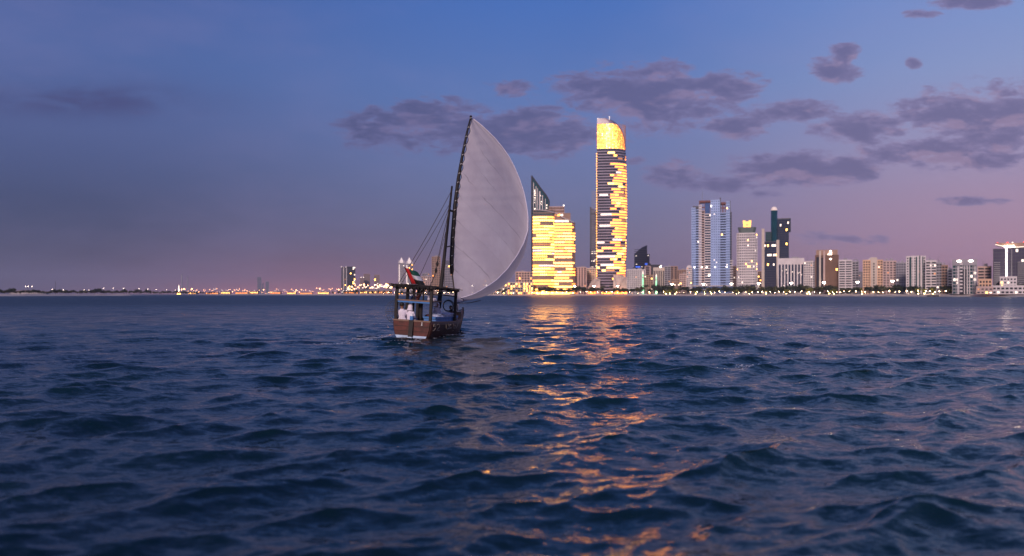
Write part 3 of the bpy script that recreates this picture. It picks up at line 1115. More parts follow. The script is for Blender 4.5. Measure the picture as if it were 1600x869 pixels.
# ---- striped office, brown bank, others ---------------------------------------------------
def misc_right():
    r, w, H = B('office_building', 'low white office with tall dark vertical window strips beside the navy tower', 1216, 1256, 403.5, 1200, 24, bay=4.3, fh=40, band=.1, pier=.42, wall=W_WHITE, glass=G_NAVY, lit=.0, plant=True, parapet=7)
    extra(r, 'lit_windows', WHITE, lambda m: [m.box((rnd.uniform(-w * .45, w * .45), -.15, rnd.uniform(5, H - 12)), (1.2, .4, 1.2)) for _ in range(12)], kind='stuff')
    B('apartment_block', 'white apartment block with small square windows left of the brown bank', 1256, 1273, 408, 1180, 20, fh=3.5, bay=2.8, band=.5, pier=.45, lit=.06, wall=W_WHITE)
    # brown bank tower with emblem
    D = 1150
    r, w, H = B('bank_tower', 'brown bank tower with beige fins and a glowing white emblem near its top', 1274, 1310, 398.5, D, 24, fh=3.6, bay=5, band=.25, pier=.25, wall=W_BROWN, glass=W_BROWN, lit=.012, litmix=(0, 2, 2, 2, 2), plant=False, parapet=.5)
    zt = hgt(390.5, D)
    extra(r, 'crown_block', W_TAN, lambda m: (m.box2((-w * .47, .4, H + .1), (w * .47, 22, zt))))
    for u in (-.30, -.12):
        extra(r, 'fin', W_CREAM if u < -.2 else W_PINK, lambda m, u=u: m.box2((w * u - 1.1, -1.6, .1), (w * u + 1.3, -.46, zt - 1)))
    extra(r, 'dark_recess', G_DARK, lambda m: (m.box2((-w * .46, -.75, .2), (-w * .33, -.47, H - 3)), m.box2((-w * .26, -.75, .2), (-w * .16, -.47, H - 4))))
    ec = (w * .16, hgt(394.8, D))
    b = MB()
    pts = []
    for k in range(14):
        t = 2 * math.pi * k / 14
        rr = 1.7 * (1 + .35 * math.sin(t)) if math.sin(t) > 0 else 1.7
        pts.append((ec[0] + math.cos(t) * rr * .8, ec[1] + math.sin(t) * rr * 1.25))
    b.loft([[(x, -.35, z) for x, z in pts], [(x, .45, z) for x, z in pts]])
    b.box2((ec[0] - 3.6, -.3, ec[1] - 3.0), (ec[0] + 1.5, .45, ec[1] - 2.2))
    b.build('emblem', BRIGHT, r)
    extra(r, 'emblem', BRIGHT, lambda m: m.ball((ec[0], -.8, hgt(405, D)), 1.2))

    B('apartment_block', 'white banded apartment block right of the brown bank', 1311, 1331, 406, 1120, 20, fh=3.4, bay=7.5, band=.48, pier=.14, lit=.04, wall=W_WHITE, parapet=1.5)
    r, w, H = B('apartment_block', 'narrow white apartment block with arched roof beside a gap in the skyline', 1332, 1341.5, 408, 1125, 18, fh=3.4, bay=4.0, band=.48, pier=.22, lit=.03, wall=W_GREY, plant=False)
    extra(r, 'roof_arch', W_GREY, lambda m: m.tube([(w * .42 * math.cos(math.pi * k / 10), 2, H - .2 + 2.6 * math.sin(math.pi * k / 10)) for k in range(11)], .5, 5))
    B('distant_block', 'small hazy far block in the gap between apartment towers', 1342, 1348, 424, 1900, 20, fh=3.6, bay=5, band=.4, pier=.3, lit=.05, wall=W_GREY)
    # cream building, its orange floodlighting put into the wall colour
    D = 1060
    r, w, H = B('apartment_tower', 'peach floodlit apartment tower with stepped roof and central dark strip', 1348.5, 1379, 406, D, 24, fh=3.4, bay=2.9, band=.46, pier=.42, lit=.03, wall=W_FLOODLIT, glass=G_DARK, plant=False)
    extra(r, 'centre_wall', W_CREAM, lambda m: m.box2((-w * .10, -2.0, .1), (w * .22, 6, hgt(402.5, D))))
    extra(r, 'centre_windows', G_DARK, lambda m: [m.box((w * .055, -2.1, 4 + k * 3.6), (w * .07, .5, 2.0)) for k in range(11)], kind='stuff')
    extra(r, 'roof_fin', W_WHITE, lambda m: m.loft([[(-w * .28, 3, H - .2), (-w * .02, 3, H - .2), (-w * .02, 5, H - .2), (-w * .28, 5, H - .2)], [(-w * .10, 3, hgt(402, D)), (-w * .02, 3, hgt(401, D)), (-w * .02, 5, hgt(401, D)), (-w * .10, 5, hgt(402, D))]]))
    B('apartment_tower', 'pale pink apartment tower right of the peach floodlit tower', 1380, 1400, 407.5, 1050, 22, fh=3.4, bay=4.2, band=.5, pier=.45, lit=.05, wall=W_PINK, parapet=1)
    B('apartment_tower', 'grey slim apartment tower before the green glass arch tower', 1400.5, 1415.5, 410, 1040, 20, fh=3.3, bay=2.6, band=.36, pier=.3, lit=.07, wall=W_GREY, glass=G_GREY)
    # green glass arch tower
    D = 960
    r, w, H = B('arch_tower', 'white tower with tall rounded green glass strips', 1416.5, 1446, 400, D, 24, fh=3.3, bay=2.6, band=.5, pier=.5, lit=.02, wall=W_WHITE, plant=False)
    for (u, hw, top) in ((-.30, .055, 401.5), (.02, .032, 401.5), (.20, .026, 399.5), (.36, .026, 401)):
        def fn(m):
            zt = hgt(top, D)
            xs = [w * u - w * hw, w * u + w * hw]
            pts = [(xs[0], .1), (xs[1], .1)] + [(w * u + w * hw * math.cos(math.pi * k / 8), zt - w * hw + w * hw * math.sin(math.pi * k / 8)) for k in range(9)]
            m.loft([[(x, -1.1, z) for x, z in pts], [(x, 2, z) for x, z in pts]])
        extra(r, 'glass_strip', G_GREEN, fn)
    for u in (-.14, .11, .285):
        extra(r, 'fin', W_WHITE, lambda m, u=u: m.box2((w * u - w * .05, -1.0, .1), (w * u + w * .045, 2, hgt(399.5, D))))
    B('apartment_tower', 'white balcony tower with stacked dark bands right of the green glass tower', 1446.5, 1463, 407, 940, 20, fh=3.2, bay=4.4, band=.45, pier=.2, lit=.06, wall=W_WHITE)
    B('apartment_tower', 'white balcony tower in the middle of the pale row near the right', 1463.3, 1471.5, 410, 935, 20, fh=3.2, bay=3.0, band=.5, pier=.3, lit=.06, wall=W_GREY)
    B('apartment_tower', 'lower grey apartment tower at the end of the pale row', 1472, 1480.5, 414, 930, 20, fh=3.2, bay=3.2, band=.42, pier=.3, lit=.08, wall=W_TAN)
    B('apartment_block', 'slim white block squeezed left of the grey glass office', 1481, 1488, 420, 925, 18, fh=3.2, bay=3.2, band=.5, pier=.3, lit=.03, wall=W_WHITE)
    # grey office with light signs
    D = 880
    r, w, H = B('glass_office', 'grey glass office with two bright oval signs on its parapet', 1488.5, 1525.5, 405.5, D, 26, fh=3.7, bay=3.4, band=.30, pier=.22, lit=.09, litmix=(5, 2, 0, 0, 1), wall=W_GREY, glass=G_GREEN, plant=False, parapet=6)
    extra(r, 'stone_face', W_WHITE, lambda m: [m.box2((w * a, -1.4, .1), (w * b, -.48, H - 7)) for a, b in ((-.30, -.24), (-.02, .02), (.10, .14), (.2, .235), (.42, .46))])
    extra(r, 'dark_portal', G_DARK, lambda m: m.box2((-w * .2, -1.1, .1), (w * .08, -.47, H - 11)))
    extra(r, 'portal_bands', W_WHITE, lambda m: [m.box2((-w * .2, -1.3, 2.5 + k * 3.7), (-w * .08, -1.12, 4.2 + k * 3.7)) for k in range(9)], kind='stuff')
    for u in (-.22, .27):
        def fn(m):
            pts = [(w * u + 2.2 * math.cos(2 * math.pi * k / 14), H - 1.8 + 1.1 * math.sin(2 * math.pi * k / 14)) for k in range(14)]
            m.loft([[(x, -1.0, z) for x, z in pts], [(x, -.5, z) for x, z in pts]])
        extra(r, 'sign', BRIGHT, fn)
    B('apartment_block', 'pinkish white block with banded floors right of the grey office', 1528, 1548.5, 416, 900, 20, fh=3.3, bay=5.5, band=.5, pier=.15, lit=.12, litmix=(1, 2, 2, 3, 1), wall=W_PINK)
    B('low_block', 'low orange floodlit block behind the palms near the right edge', 1530, 1549, 436, 850, 14, fh=3.4, bay=2.8, band=.42, pier=.4, lit=.15, litmix=(0, 1, 2, 4, 1), wall=W_FLOODLIT, plant=False)
    # dark tower at the right edge
    D = 860
    r, w, H = B('dark_office_tower', 'dark glass tower with curved white crown and bright vertical light at right edge', 1552, 1626, 388, D, 30, fh=3.7, bay=2.5, band=.16, pier=.12, lit=.05, litmix=(5, 3, 2, 1, 0), wall=W_DARK, glass=G_VIOLET, plant=False, parapet=.5)
    mpp = w / 74
    X = lambda px: -w / 2 + (px - 1552) * mpp
    b = MB()
    top = []
    for k in range(25):
        px = 1555 + 68 * k / 24
        u = abs(px - 1589) / 34
        top.append((X(px), hgt(386.2 - 5.0 * u * u, D), hgt(379.5 - 1.2 * u, D)))
    b.loft([[(x, 1.5, za), (x, 26, za), (x, 26, zb), (x, 1.5, zb)] for x, za, zb in top])
    b.build('curved_crown', W_TAN, r)
    extra(r, 'crown_edge_light', WHITE, lambda m: m.tube([(x, 1.2, za) for x, za, zb in top], .35, 5))
    extra(r, 'crown_sign', BRIGHT, lambda m: m.box2((X(1569), -.8, hgt(386.5, D)), (X(1585), -.2, hgt(383.4, D))))
    extra(r, 'light_column', mat('column_light', (255, 245, 235), .5, var=0, emit=6, ecol=(255, 226, 214)), lambda m: m.box2((X(1571.6), -1.4, hgt(433, D)), (X(1573.4), -.4, hgt(386.6, D))))
    extra(r, 'pale_pier', W_GREY, lambda m: m.box2((X(1580), -1.0, 0.2), (X(1581.3), -.4, hgt(388, D))))
    for px in (1552.5, 1590):
        extra(r, 'lower_wing', W_GREY, lambda m: [m.box2((X(px), -2.4, .2 + k * 2.1), (X(px + 10), -.5, 1.1 + k * 2.1)) for k in range(17)], kind='stuff')
    for px in (1558, 1574, 1582, 1600):
        extra(r, 'roof_light', REDL if px != 1582 else WHITE, lambda m: m.ball((X(px), 8, hgt(378.3, D)), .8))
    B('low_block', 'small white building with square windows before the dark tower at right edge', 1563, 1588, 432, 830, 12, fh=3.2, bay=2.6, band=.5, pier=.45, lit=.2, litmix=(4, 3, 1, 1, 0), wall=W_WHITE, plant=False)
    B('low_block', 'long low white terrace building at the foot of the dark tower', 1550, 1604, 446, 815, 12, fh=3.6, bay=3.6, band=.5, pier=.3, lit=.3, litmix=(4, 3, 1, 0, 0), wall=W_WHITE, plant=False)
    B('low_block', 'pale low villa between the orange block and the beach palms', 1526, 1551, 447.5, 825, 12, fh=3.4, bay=4, band=.6, pier=.4, lit=.12, wall=W_PINK, plant=False)
    B('distant_block', 'far slim tan block left of the navy towers', 1184, 1189.5, 424, 1500, 18, fh=3.5, bay=4, band=.4, pier=.3, lit=.15, wall=W_TAN)
    B('distant_block', 'small tan block between the blue tower and the grid tower', 1144, 1151, 416, 1450, 18, fh=3.5, bay=3, band=.45, pier=.35, lit=.06, wall=W_TAN)


misc_right()


def misc_mid():
    B('apartment_block', 'tan apartment block with rooftop house right of the gold hotel', 899, 916, 417.5, 1460, 22, fh=3.5, bay=4.5, band=.2, pier=.5, lit=.05, wall=W_PINK, glass=G_DARK)
    B('apartment_block', 'cream banded block below the thin framed tower', 916, 934, 419, 1500, 22, fh=3.5, bay=5, band=.5, pier=.2, lit=.08, wall=W_CREAM)
    B('apartment_block', 'brown pink block with open loggias between sail and gold hotel', 806, 832, 424.5, 1500, 22, fh=4.5, bay=5.5, band=.36, pier=.4, lit=.12, litmix=(0, 1, 1, 3, 2), wall=W_PINK)
    B('low_block', 'low building floodlit yellow at the edge of the sail', 793, 833, 441, 1430, 16, fh=4.0, bay=4.5, band=.3, pier=.2, lit=.75, litmix=(1, 4, 4, 2, 1), wall=W_CREAM, plant=False)
    # dark slanted tower
    D = 1900
    loc, rz, w = place(991, 1015, D)
    r = empty('curved_top_tower', loc, (0, 0, rz))
    tag(r, 'dark blue tower with one curved pointed top right of the landmark', 'skyscraper')
    prof = [(-.5, 396), (-.42, 395.5), (-.2, 390), (.1, 385.5), (.3, 383.5), (.34, 383.2)]
    b = MB()
    rows = [[(w * u, 0, 0), (w * u, 26, 0), (w * u, 26, hgt(y, D)), (w * u, 0, hgt(y, D))] for u, y in prof]
    b.loft(rows)
    b.box2((w * .341, 2, 0), (w * .5, 24, hgt(397, D)))
    b.box2((-w * .6, 4, 0), (-w * .501, 24, hgt(418, D)))
    b.box2((w * .501, 4, 0), (w * .58, 24, hgt(412, D)))
    b.build('glass_walls', mat('slate_glass', (0.030, 0.040, 0.075), 0.05, var=.2, vscale=.05), r)
    b = MB()
    for k in range(24):
        b.box2((-w * .5, -.3, 4 + k * 4.4), (w * .335, -.02, 5.2 + k * 4.4))
    b.build('floor_bands', W_DARK, r, kind='stuff')
    extra(r, 'window_light', WHITE, lambda m: [m.box((w * u, -.6, hgt(y, D)), (2.4, .5, 1.6)) for u, y in ((-.38, 400), (.41, 399.5), (-.35, 413), (.0, 417))], kind='stuff')
    extra(r, 'blue_sign', BLUEL, lambda m: m.box2((-w * .42, -1.2, hgt(418, D)), (-w * .1, -.5, hgt(416, D))))
    extra(r, 'blue_sign', BLUEL, lambda m: m.box2((w * .2, -1.2, hgt(414, D)), (w * .36, -.5, hgt(411.5, D))))

    B('office_building', 'white low office with grid windows below the curved top tower', 980, 1008, 421, 1420, 24, fh=3.6, bay=3.4, band=.45, pier=.4, lit=.05, wall=W_WHITE)
    B('distant_block', 'small pinkish tower standing behind the lit mosque minarets', 1008, 1016, 415.5, 1700, 20, fh=3.6, bay=8, band=.3, pier=.5, lit=.02, wall=W_PINK)
    B('apartment_block', 'tan plain block between the two green lit minarets', 1006.5, 1020, 429.5, 1400, 20, fh=3.6, bay=4, band=.5, pier=.5, lit=.05, wall=W_TAN, plant=False)
    r, w, H = B('office_building', 'cream office with dark vertical strips and a small bright roof sign', 1021, 1038, 418, 1370, 22, fh=30, bay=3.0, band=.12, pier=.5, lit=.0, wall=W_CREAM, glass=G_DARK, plant=False, parapet=3)
    extra(r, 'roof_sign', BRIGHT, lambda m: m.loft([[(w * .02, 2, H), (w * .2, 2, H), (w * .2, 3, H), (w * .02, 3, H)], [(w * .18, 2, H + 3.4), (w * .26, 2, H + 3.4), (w * .26, 3, H + 3.4), (w * .18, 3, H + 3.4)]]))
    B('distant_block', 'dark grey round shouldered block behind the cream office', 1016, 1032, 413.5, 1750, 20, fh=3.6, bay=4, band=.2, pier=.2, lit=.01, wall=W_DARK, plant=False)
    B('apartment_block', 'grey block with balconies beside the cream office', 1038.5, 1047.5, 416, 1360, 20, fh=3.4, bay=4, band=.5, pier=.2, lit=.08, wall=W_GREY)
    B('distant_block', 'plain tan slab block in the middle distance', 1047.5, 1058.5, 416, 1600, 20, fh=3.6, bay=6, band=.3, pier=.4, lit=.01, wall=W_TAN, plant=False)
    B('low_block', 'low brown block with arcades right of the grey balcony block', 1050, 1062, 436, 1340, 16, fh=3.5, bay=3.4, band=.45, pier=.45, lit=.06, wall=W_TAN, plant=False)
    B('apartment_block', 'stepped tan apartment block left of the white arch topped block', 1062, 1071.5, 428, 1330, 18, fh=3.4, bay=3, band=.5, pier=.4, lit=.06, wall=W_PINK)
    B('distant_block', 'domed roof block behind the stepped tan apartments', 1058, 1072, 421.5, 1550, 18, fh=3.4, bay=4, band=.4, pier=.4, lit=.03, wall=W_TAN)
    r, w, H = B('apartment_block', 'narrow white block with arched top against the blue tower', 1073, 1081, 417.5, 1320, 16, fh=3.5, bay=2.8, band=.5, pier=.4, lit=.06, wall=W_WHITE, plant=False, parapet=.6)
    extra(r, 'roof_arch', W_WHITE, lambda m: m.loft([[(w * .5 * math.cos(math.pi * k / 10), y, H + 3.2 * math.sin(math.pi * k / 10)) for k in range(11)] for y in (0, 6)]))
    # two green lit minarets
    for (px, top, D, lab) in ((1004.5, 423, 1395, 'green lit minaret before the white low office'), (1025.5, 428, 1345, 'green lit minaret before the cream striped office')):
        loc, rz, _ = place(px - 1, px + 1, D)
        r = empty('minaret', loc, (0, 0, rz))
        tag(r, lab, 'minaret', 'lit minarets')
        H = hgt(top, D)
        extra(r, 'shaft', GREENL, lambda m: m.loft([[(rr * math.cos(math.pi * k / 4), rr * math.sin(math.pi * k / 4), z) for k in range(8)] for rr, z in ((1.9, 0.1), (1.7, H * .38), (1.2, H * .40), (1.1, H * .7), (.8, H * .72), (.7, H * .86))]))
        for zz, rr in ((H * .38, 2.2), (H * .7, 1.7)):
            extra(r, 'balcony', W_WHITE, lambda m: m.loft([[(q * math.cos(math.pi * k / 4), q * math.sin(math.pi * k / 4), z) for k in range(8)] for q, z in ((rr * .8, zz - .8), (rr, zz), (rr, zz + .9))]))
        extra(r, 'spire', WHITE, lambda m: m.loft([[(q * math.cos(math.pi * k / 4), q * math.sin(math.pi * k / 4), z) for k in range(8)] for q, z in ((.75, H * .86), (.9, H * .9), (.12, H))]))
    # mosque hall of the right minaret
    # brown tower and glass tower seen through the rigging
    B('apartment_tower', 'brown tower with pinkish grid seen through the dhow rigging', 675, 688, 401, 1750, 22, fh=3.8, bay=4.2, band=.45, pier=.45, lit=.05, litmix=(1, 2, 3, 3, 1), wall=W_TAN, cat='skyscraper')
    r, w, H = B('glass_tower', 'grey banded glass tower between the mast and the sail', 690.5, 709, 414, 1700, 24, fh=3.6, bay=6, band=.36, pier=.08, lit=.06, wall=W_GREY, glass=G_GREY, cat='skyscraper', plant=False)
    extra(r, 'upper_storeys', G_GREY, lambda m: m.box2((-w * .32, 3, H), (w * .32, 18, hgt(407, 1700))))
    B('distant_block', 'low hazy block behind the flag and the stays', 655, 674, 432, 1900, 22, fh=3.8, bay=5, band=.4, pier=.4, lit=.12, wall=W_PINK)
    B('distant_block', 'taller hazy block with a lit roof line behind the stays', 660, 671, 427, 2050, 22, fh=3.8, bay=5, band=.4, pier=.4, lit=.08, wall=W_GREY)
    B('low_block', 'low lit building hidden by the sail foot', 709, 736, 440, 1640, 18, fh=3.8, bay=4.5, band=.4, pier=.3, lit=.3, wall=W_CREAM)
    B('low_block', 'low building behind the middle of the sail', 740, 792, 437, 1600, 18, fh=3.8, bay=4.5, band=.4, pier=.3, lit=.3, wall=W_CREAM)
    # twin spired towers
    for (p0, p1, ye, yt, lab) in ((622.6, 632, 411, 402, 'left spired tower of the hazy twin towers behind the flag'), (634, 645, 412, 402, 'right spired tower of the hazy twin towers behind the flag')):
        D = 2050
        r, w, H = B('spired_tower', lab, p0, p1, ye, D, 20, fh=3.8, bay=3.6, band=.4, pier=.4, lit=.10, litmix=(5, 2, 1, 0, 0), wall=W_GREY, glass=G_GREY, plant=False, cat='skyscraper', group='twin spired towers')
        zt = hgt(yt, D)
        extra(r, 'spire', DIMWHITE, lambda m: m.loft([[(-w * .22, 4, H), (w * .22, 4, H), (w * .22, 12, H), (-w * .22, 12, H)], [(-w * .3, 3, H + (zt - H) * .3), (w * .3, 3, H + (zt - H) * .3), (w * .3, 13, H + (zt - H) * .3), (-w * .3, 13, H + (zt - H) * .3)], [(-.3, 7.7, zt), (.3, 7.7, zt), (.3, 8.3, zt), (-.3, 8.3, zt)]]))
        extra(r, 'lit_corner', DIMWHITE, lambda m: m.box2((-w * .44, -1, 2), (-w * .26, -.5, H - 4)))
        for s in (-1, 1):
            extra(r, 'turret', W_WHITE, lambda m: m.loft([[(s * w * .42 - 1.4, 2, H), (s * w * .42 + 1.4, 2, H), (s * w * .42 + 1.4, 5, H), (s * w * .42 - 1.4, 5, H)], [(s * w * .42 - .2, 3.4, H + 8), (s * w * .42 + .2, 3.4, H + 8), (s * w * .42 + .2, 3.7, H + 8), (s * w * .42 - .2, 3.7, H + 8)]]))
    # slabs left of the dhow
    r, w, H = B('slab_tower', 'dark slab tower with white edge lines and lit windows at left', 541, 555, 416.5, 2500, 22, fh=4.4, bay=4, band=.2, pier=.1, lit=.0, wall=W_DARK, glass=G_DARK, plant=False, cat='skyscraper',
                 litf=lambda i, cx, z: (.40 if cx > 6 else (.03 if z > 25 else .3), (6, 2, 0, 0, 0)))
    extra(r, 'edge_line', W_WHITE, lambda m: m.box2((-w * .5, -1.4, 1), (-w * .43, -.5, H)))
    r, w, H = B('slab_tower', 'slim dark slab tower with a light on its roof at far left of the group', 533.5, 540.5, 417.5, 2520, 20, fh=4.4, bay=4, band=.2, pier=.1, lit=.02, wall=W_DARK, glass=G_GREY, plant=False, cat='skyscraper')
    extra(r, 'edge_line', W_WHITE, lambda m: (m.box2((-w * .1, -1.4, 1), (w * .06, -.5, H))))
    extra(r, 'roof_light', WHITE, lambda m: (m.ball((-w * .5, 2, H + 1), 1.2), m.ball((w * .5, 2, H + 1), 1.2)))
    B('slab_tower', 'hazy grey slab tower third from the left of the far group', 568.5, 578, 428, 3300, 22, fh=4.4, bay=5, band=.3, pier=.2, lit=.01, wall=W_TAN, glass=G_GREY, plant=False, cat='skyscraper')
    r, w, H = B('slab_tower', 'low hazy tower with two roof lights left of the grey slab', 562.5, 568, 434, 3250, 22, fh=4.4, bay=5, band=.3, pier=.2, lit=.03, wall=W_TAN, glass=G_GREY, plant=False, cat='skyscraper')
    extra(r, 'roof_light', WHITE, lambda m: (m.ball((-w * .2, 2, H + 1.5), 2.0), m.ball((w * .5, 2, H + 1.5), 2.0)))
    B('slab_tower', 'hazy dark tower with lit left corner beside the dhow canopy', 585, 593, 429.5, 3200, 22, fh=4.4, bay=5, band=.3, pier=.2, lit=.0, wall=W_TAN, glass=G_GREY, plant=False, cat='skyscraper',
      litf=lambda i, cx, z: (.25 if cx < -7 else .02, (6, 2, 0, 0, 0)))
    B('distant_block', 'small far block with a lit roof line left of the canopy', 604.5, 611, 442.5, 2600, 20, fh=4.4, bay=5, band=.3, pier=.2, lit=.1, wall=W_TAN, plant=False)
    # very far pair fading in the haze
    for (p0, p1, yt, lab) in ((402, 408.5, 433, 'tall slim tower fading in the haze far across the bay'), (409.5, 412, 443, 'short slim tower fading in the haze beside the tall one'), (415, 420, 440, 'mid height tower fading in the haze far across the bay')):
        B('distant_tower', lab, p0, p1, yt, 10000, 30, fh=9, bay=11, band=.3, pier=.2, lit=.01, wall=W_GREY, glass=G_DARK, plant=False, cat='skyscraper')


misc_mid()

# ------------------------------------------------------------------ trees on the shore
BARK = mat('bark', (0.09, 0.06, 0.045), 0.9, var=0.3, vscale=2)
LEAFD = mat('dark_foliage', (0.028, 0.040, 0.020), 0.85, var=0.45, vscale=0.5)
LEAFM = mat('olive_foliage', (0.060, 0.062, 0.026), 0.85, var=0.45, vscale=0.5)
LEAFY = mat('lamplit_green_foliage', (0.15, 0.15, 0.030), 0.85, var=0.4, vscale=0.5)  # yellow of the lamp light is partly put into the leaf colour


def crown_mesh(seed, leaf, w, h0, h1, n=420, lobes=6):
    r2 = random.Random(seed)
    b = MB()
    blobs = [(r2.uniform(-.30, .30) * w, r2.uniform(-.30, .30) * w, r2.uniform(h0 + .25 * (h1 - h0), h1 - .28 * (h1 - h0)), r2.uniform(.18, .30) * w) for _ in range(lobes)]
    for k in range(n):
        c = r2.choice(blobs)
        d = Vector((r2.gauss(0, 1), r2.gauss(0, 1), r2.gauss(0, 1)))
        d.normalize()
        rr = c[3] * r2.uniform(.35, 1.08)
        p = Vector((c[0] + d.x * rr, c[1] + d.y * rr, max(h0 * .8, c[2] + d.z * rr * .8)))
        s = r2.uniform(.35, .75)
        a = Vector((r2.gauss(0, 1), r2.gauss(0, 1), r2.gauss(0, .6))).normalized() * s
        q = d.cross(a)
        if q.length < .05:
            q = Vector((0, s, 0))
        q = q.normalized() * s * .8
        b.add([p - a - q, p + a - q * .6, p + a * .9 + q, p - a * .8 + q], [(0, 1, 2, 3)])
    return b


def make_tree(seed, leaf, w, h):
    root = empty('shore_tree')
    b = MB()
    r2 = random.Random(seed + 50)
    b.tube([(0, 0, -.2), (.1, 0, h * .28), (r2.uniform(-.3, .3), 0, h * .5)], [.32, .22, .15], 6)
    for k in range(4):
        a = k * 1.6 + r2.uniform(0, 1)
        b.tube([(.05, 0, h * .25), (math.cos(a) * w * .2, math.sin(a) * w * .2, h * .5), (math.cos(a) * w * .32, math.sin(a) * w * .32, h * .68)], [.16, .1, .05], 4)
    b.build('trunk', BARK, root)
    crown_mesh(seed, leaf, w, h * .22, h).build('crown', leaf, root)
    return root


def make_palm(seed, h):
    root = empty('palm_tree')
    r2 = random.Random(seed)
    b = MB()
    b.tube([(0, 0, -.2), (.15, 0, h * .5), (.1, 0, h)], [.32, .25, .2], 6)
    b.build('trunk', BARK, root)
    g = MB()
    for k in range(22):
        a = 2 * math.pi * k / 22 + r2.uniform(-.1, .1)
        up = r2.uniform(.2, 1.3)
        ln = r2.uniform(2.4, 3.4)
        prev = None
        for q in range(6):
            u = q / 5
            rr = ln * u
            z = h + up * 1.6 * u - 2.6 * u * u
            c = Vector((math.cos(a) * rr + .1, math.sin(a) * rr, z))
            sd = Vector((-math.sin(a), math.cos(a), -.5)) * (.45 * (1 - u * .6))
            cur = (c + sd, c - Vector((sd.x, sd.y, -sd.z)) if False else c - sd)
            if prev:
                g.quad(prev[0], prev[1], cur[1], cur[0])
            prev = cur
    g.build('crown', LEAFM, root)
    return root


WHERE = [(-200, 30, 'on the far shore left of the domed hall'), (30, 62, 'on the far shore before the domed hall'), (62, 92, 'on the far shore beside the radio mast'),
         (92, 155, 'on the far shore right of the radio mast'), (155, 240, 'on the low shore left of the lit tower'), (240, 300, 'on the far shore beside the slim lit tower'),
         (300, 340, 'on the far shore right of the two chimneys'), (340, 395, 'on the far shore left of the hazy towers'), (395, 425, 'on the far shore below the hazy towers'),
         (425, 480, 'on the far shore right of the hazy towers'), (480, 532, 'on the far shore left of the slab towers'), (532, 560, 'on the coast road below the dark slab towers'),
         (560, 582, 'on the coast road below the hazy grey slab'), (582, 612, 'on the coast road left of the dhow canopy'), (612, 690, 'on the promenade behind the dhow canopy'), (690, 800, 'on the promenade behind the sail foot'),
         (800, 905, 'on the promenade before the gold hotel'), (905, 985, 'on the promenade before the tallest tower'), (985, 1078, 'on the promenade before the lit minarets'),
         (1078, 1146, 'on the promenade before the pale blue tower'), (1146, 1190, 'on the promenade before the white grid tower'), (1190, 1258, 'on the promenade before the navy tower'),
         (1258, 1312, 'on the promenade before the brown bank'), (1312, 1348, 'on the promenade before the white banded blocks'), (1348, 1402, 'on the promenade before the peach floodlit tower'),
         (1402, 1488, 'on the promenade before the green arch tower'), (1488, 1552, 'on the promenade before the grey glass office'), (1552, 1800, 'on the promenade before the dark tower at right')]


def where(px):
    for a, b, t in WHERE:
        if a <= px < b:
            return t
    return WHERE[-1][2]


def on_land(px, inland):
    Y = shore(px) + inland
    return Vector(((px - CX) / F * Y, Y, LANDZ))


def plant_trees():
    protos = {'dark': [make_tree(s, LEAFD, rnd.uniform(10, 13), rnd.uniform(9, 11)) for s in range(4)],
              'olive': [make_tree(10 + s, LEAFM, rnd.uniform(7.5, 10), rnd.uniform(8, 10)) for s in range(4)],
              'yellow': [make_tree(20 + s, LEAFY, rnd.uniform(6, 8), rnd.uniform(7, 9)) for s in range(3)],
              'palm': [make_palm(30 + s, rnd.uniform(6.5, 9)) for s in range(3)]}
    used = set()
    names = {'dark': 'dark rounded leafy tree', 'olive': 'olive green bushy tree', 'yellow': 'lit yellow green tree', 'palm': 'feathery date palm'}

    def put(kind, px, inland, sc=1.0):
        p = rnd.choice(protos[kind])
        if p.name in used:
            o = copy_tree(p)
        else:
            o = p
            used.add(p.name)
        o.location = on_land(px, inland)
        o.rotation_euler = (0, 0, rnd.uniform(0, 6.28))
        o.scale = (sc * rnd.uniform(.9, 1.12), sc * rnd.uniform(.9, 1.12), sc * rnd.uniform(.86, 1.12))
        tag(o, names[kind] + ' ' + where(px), 'palm' if kind == 'palm' else 'tree', ('palms ' if kind == 'palm' else 'trees ') + where(px))
    x = 790.0
    while x < 940:
        put('dark' if rnd.random() < .85 else 'olive', x, rnd.uniform(38, 60), rnd.uniform(1.25, 1.6) * (.75 if 868 < x < 895 else 1))
        x += rnd.uniform(6, 9)
    while x < 1640:
        d = 1.0 if x < 1300 else .80
        k = rnd.choices(('dark', 'olive', 'palm'), (3, 4, 1.2))[0]
        put(k, x, rnd.uniform(38, 62), rnd.uniform(1.1, 1.7) * d)
        x += rnd.uniform(4.5, 8.5)
    for px in (1338, 1424, 1429):
        put('dark', px, 40, 1.05)
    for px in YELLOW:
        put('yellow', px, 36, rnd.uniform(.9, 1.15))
    for px in (1492, 1535, 1541, 1556, 1561, 1569, 1585, 1594):
        put('palm', px, 34, .85)
    x = 520.0
    while x < 790:
        put(rnd.choice(('dark', 'olive')), x, rnd.uniform(40, 62), rnd.uniform(.8, 1.1))
        x += rnd.uniform(6, 10)
    x = -30.0
    while x < 335:
        put(rnd.choice(('dark', 'dark', 'olive')), x, rnd.uniform(30, 60), rnd.uniform(.5, .85) * (1.0 if x < 100 else 1.15))
        x += rnd.uniform(2.4, 4.6)
    for lst in protos.values():
        for p in lst:
            if p.name not in used:
                for c in list(p.children):
                    bpy.data.objects.remove(c)
                bpy.data.objects.remove(p)


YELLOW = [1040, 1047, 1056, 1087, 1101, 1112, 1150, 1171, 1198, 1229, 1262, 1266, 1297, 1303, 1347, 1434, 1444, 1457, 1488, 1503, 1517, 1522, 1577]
plant_trees()

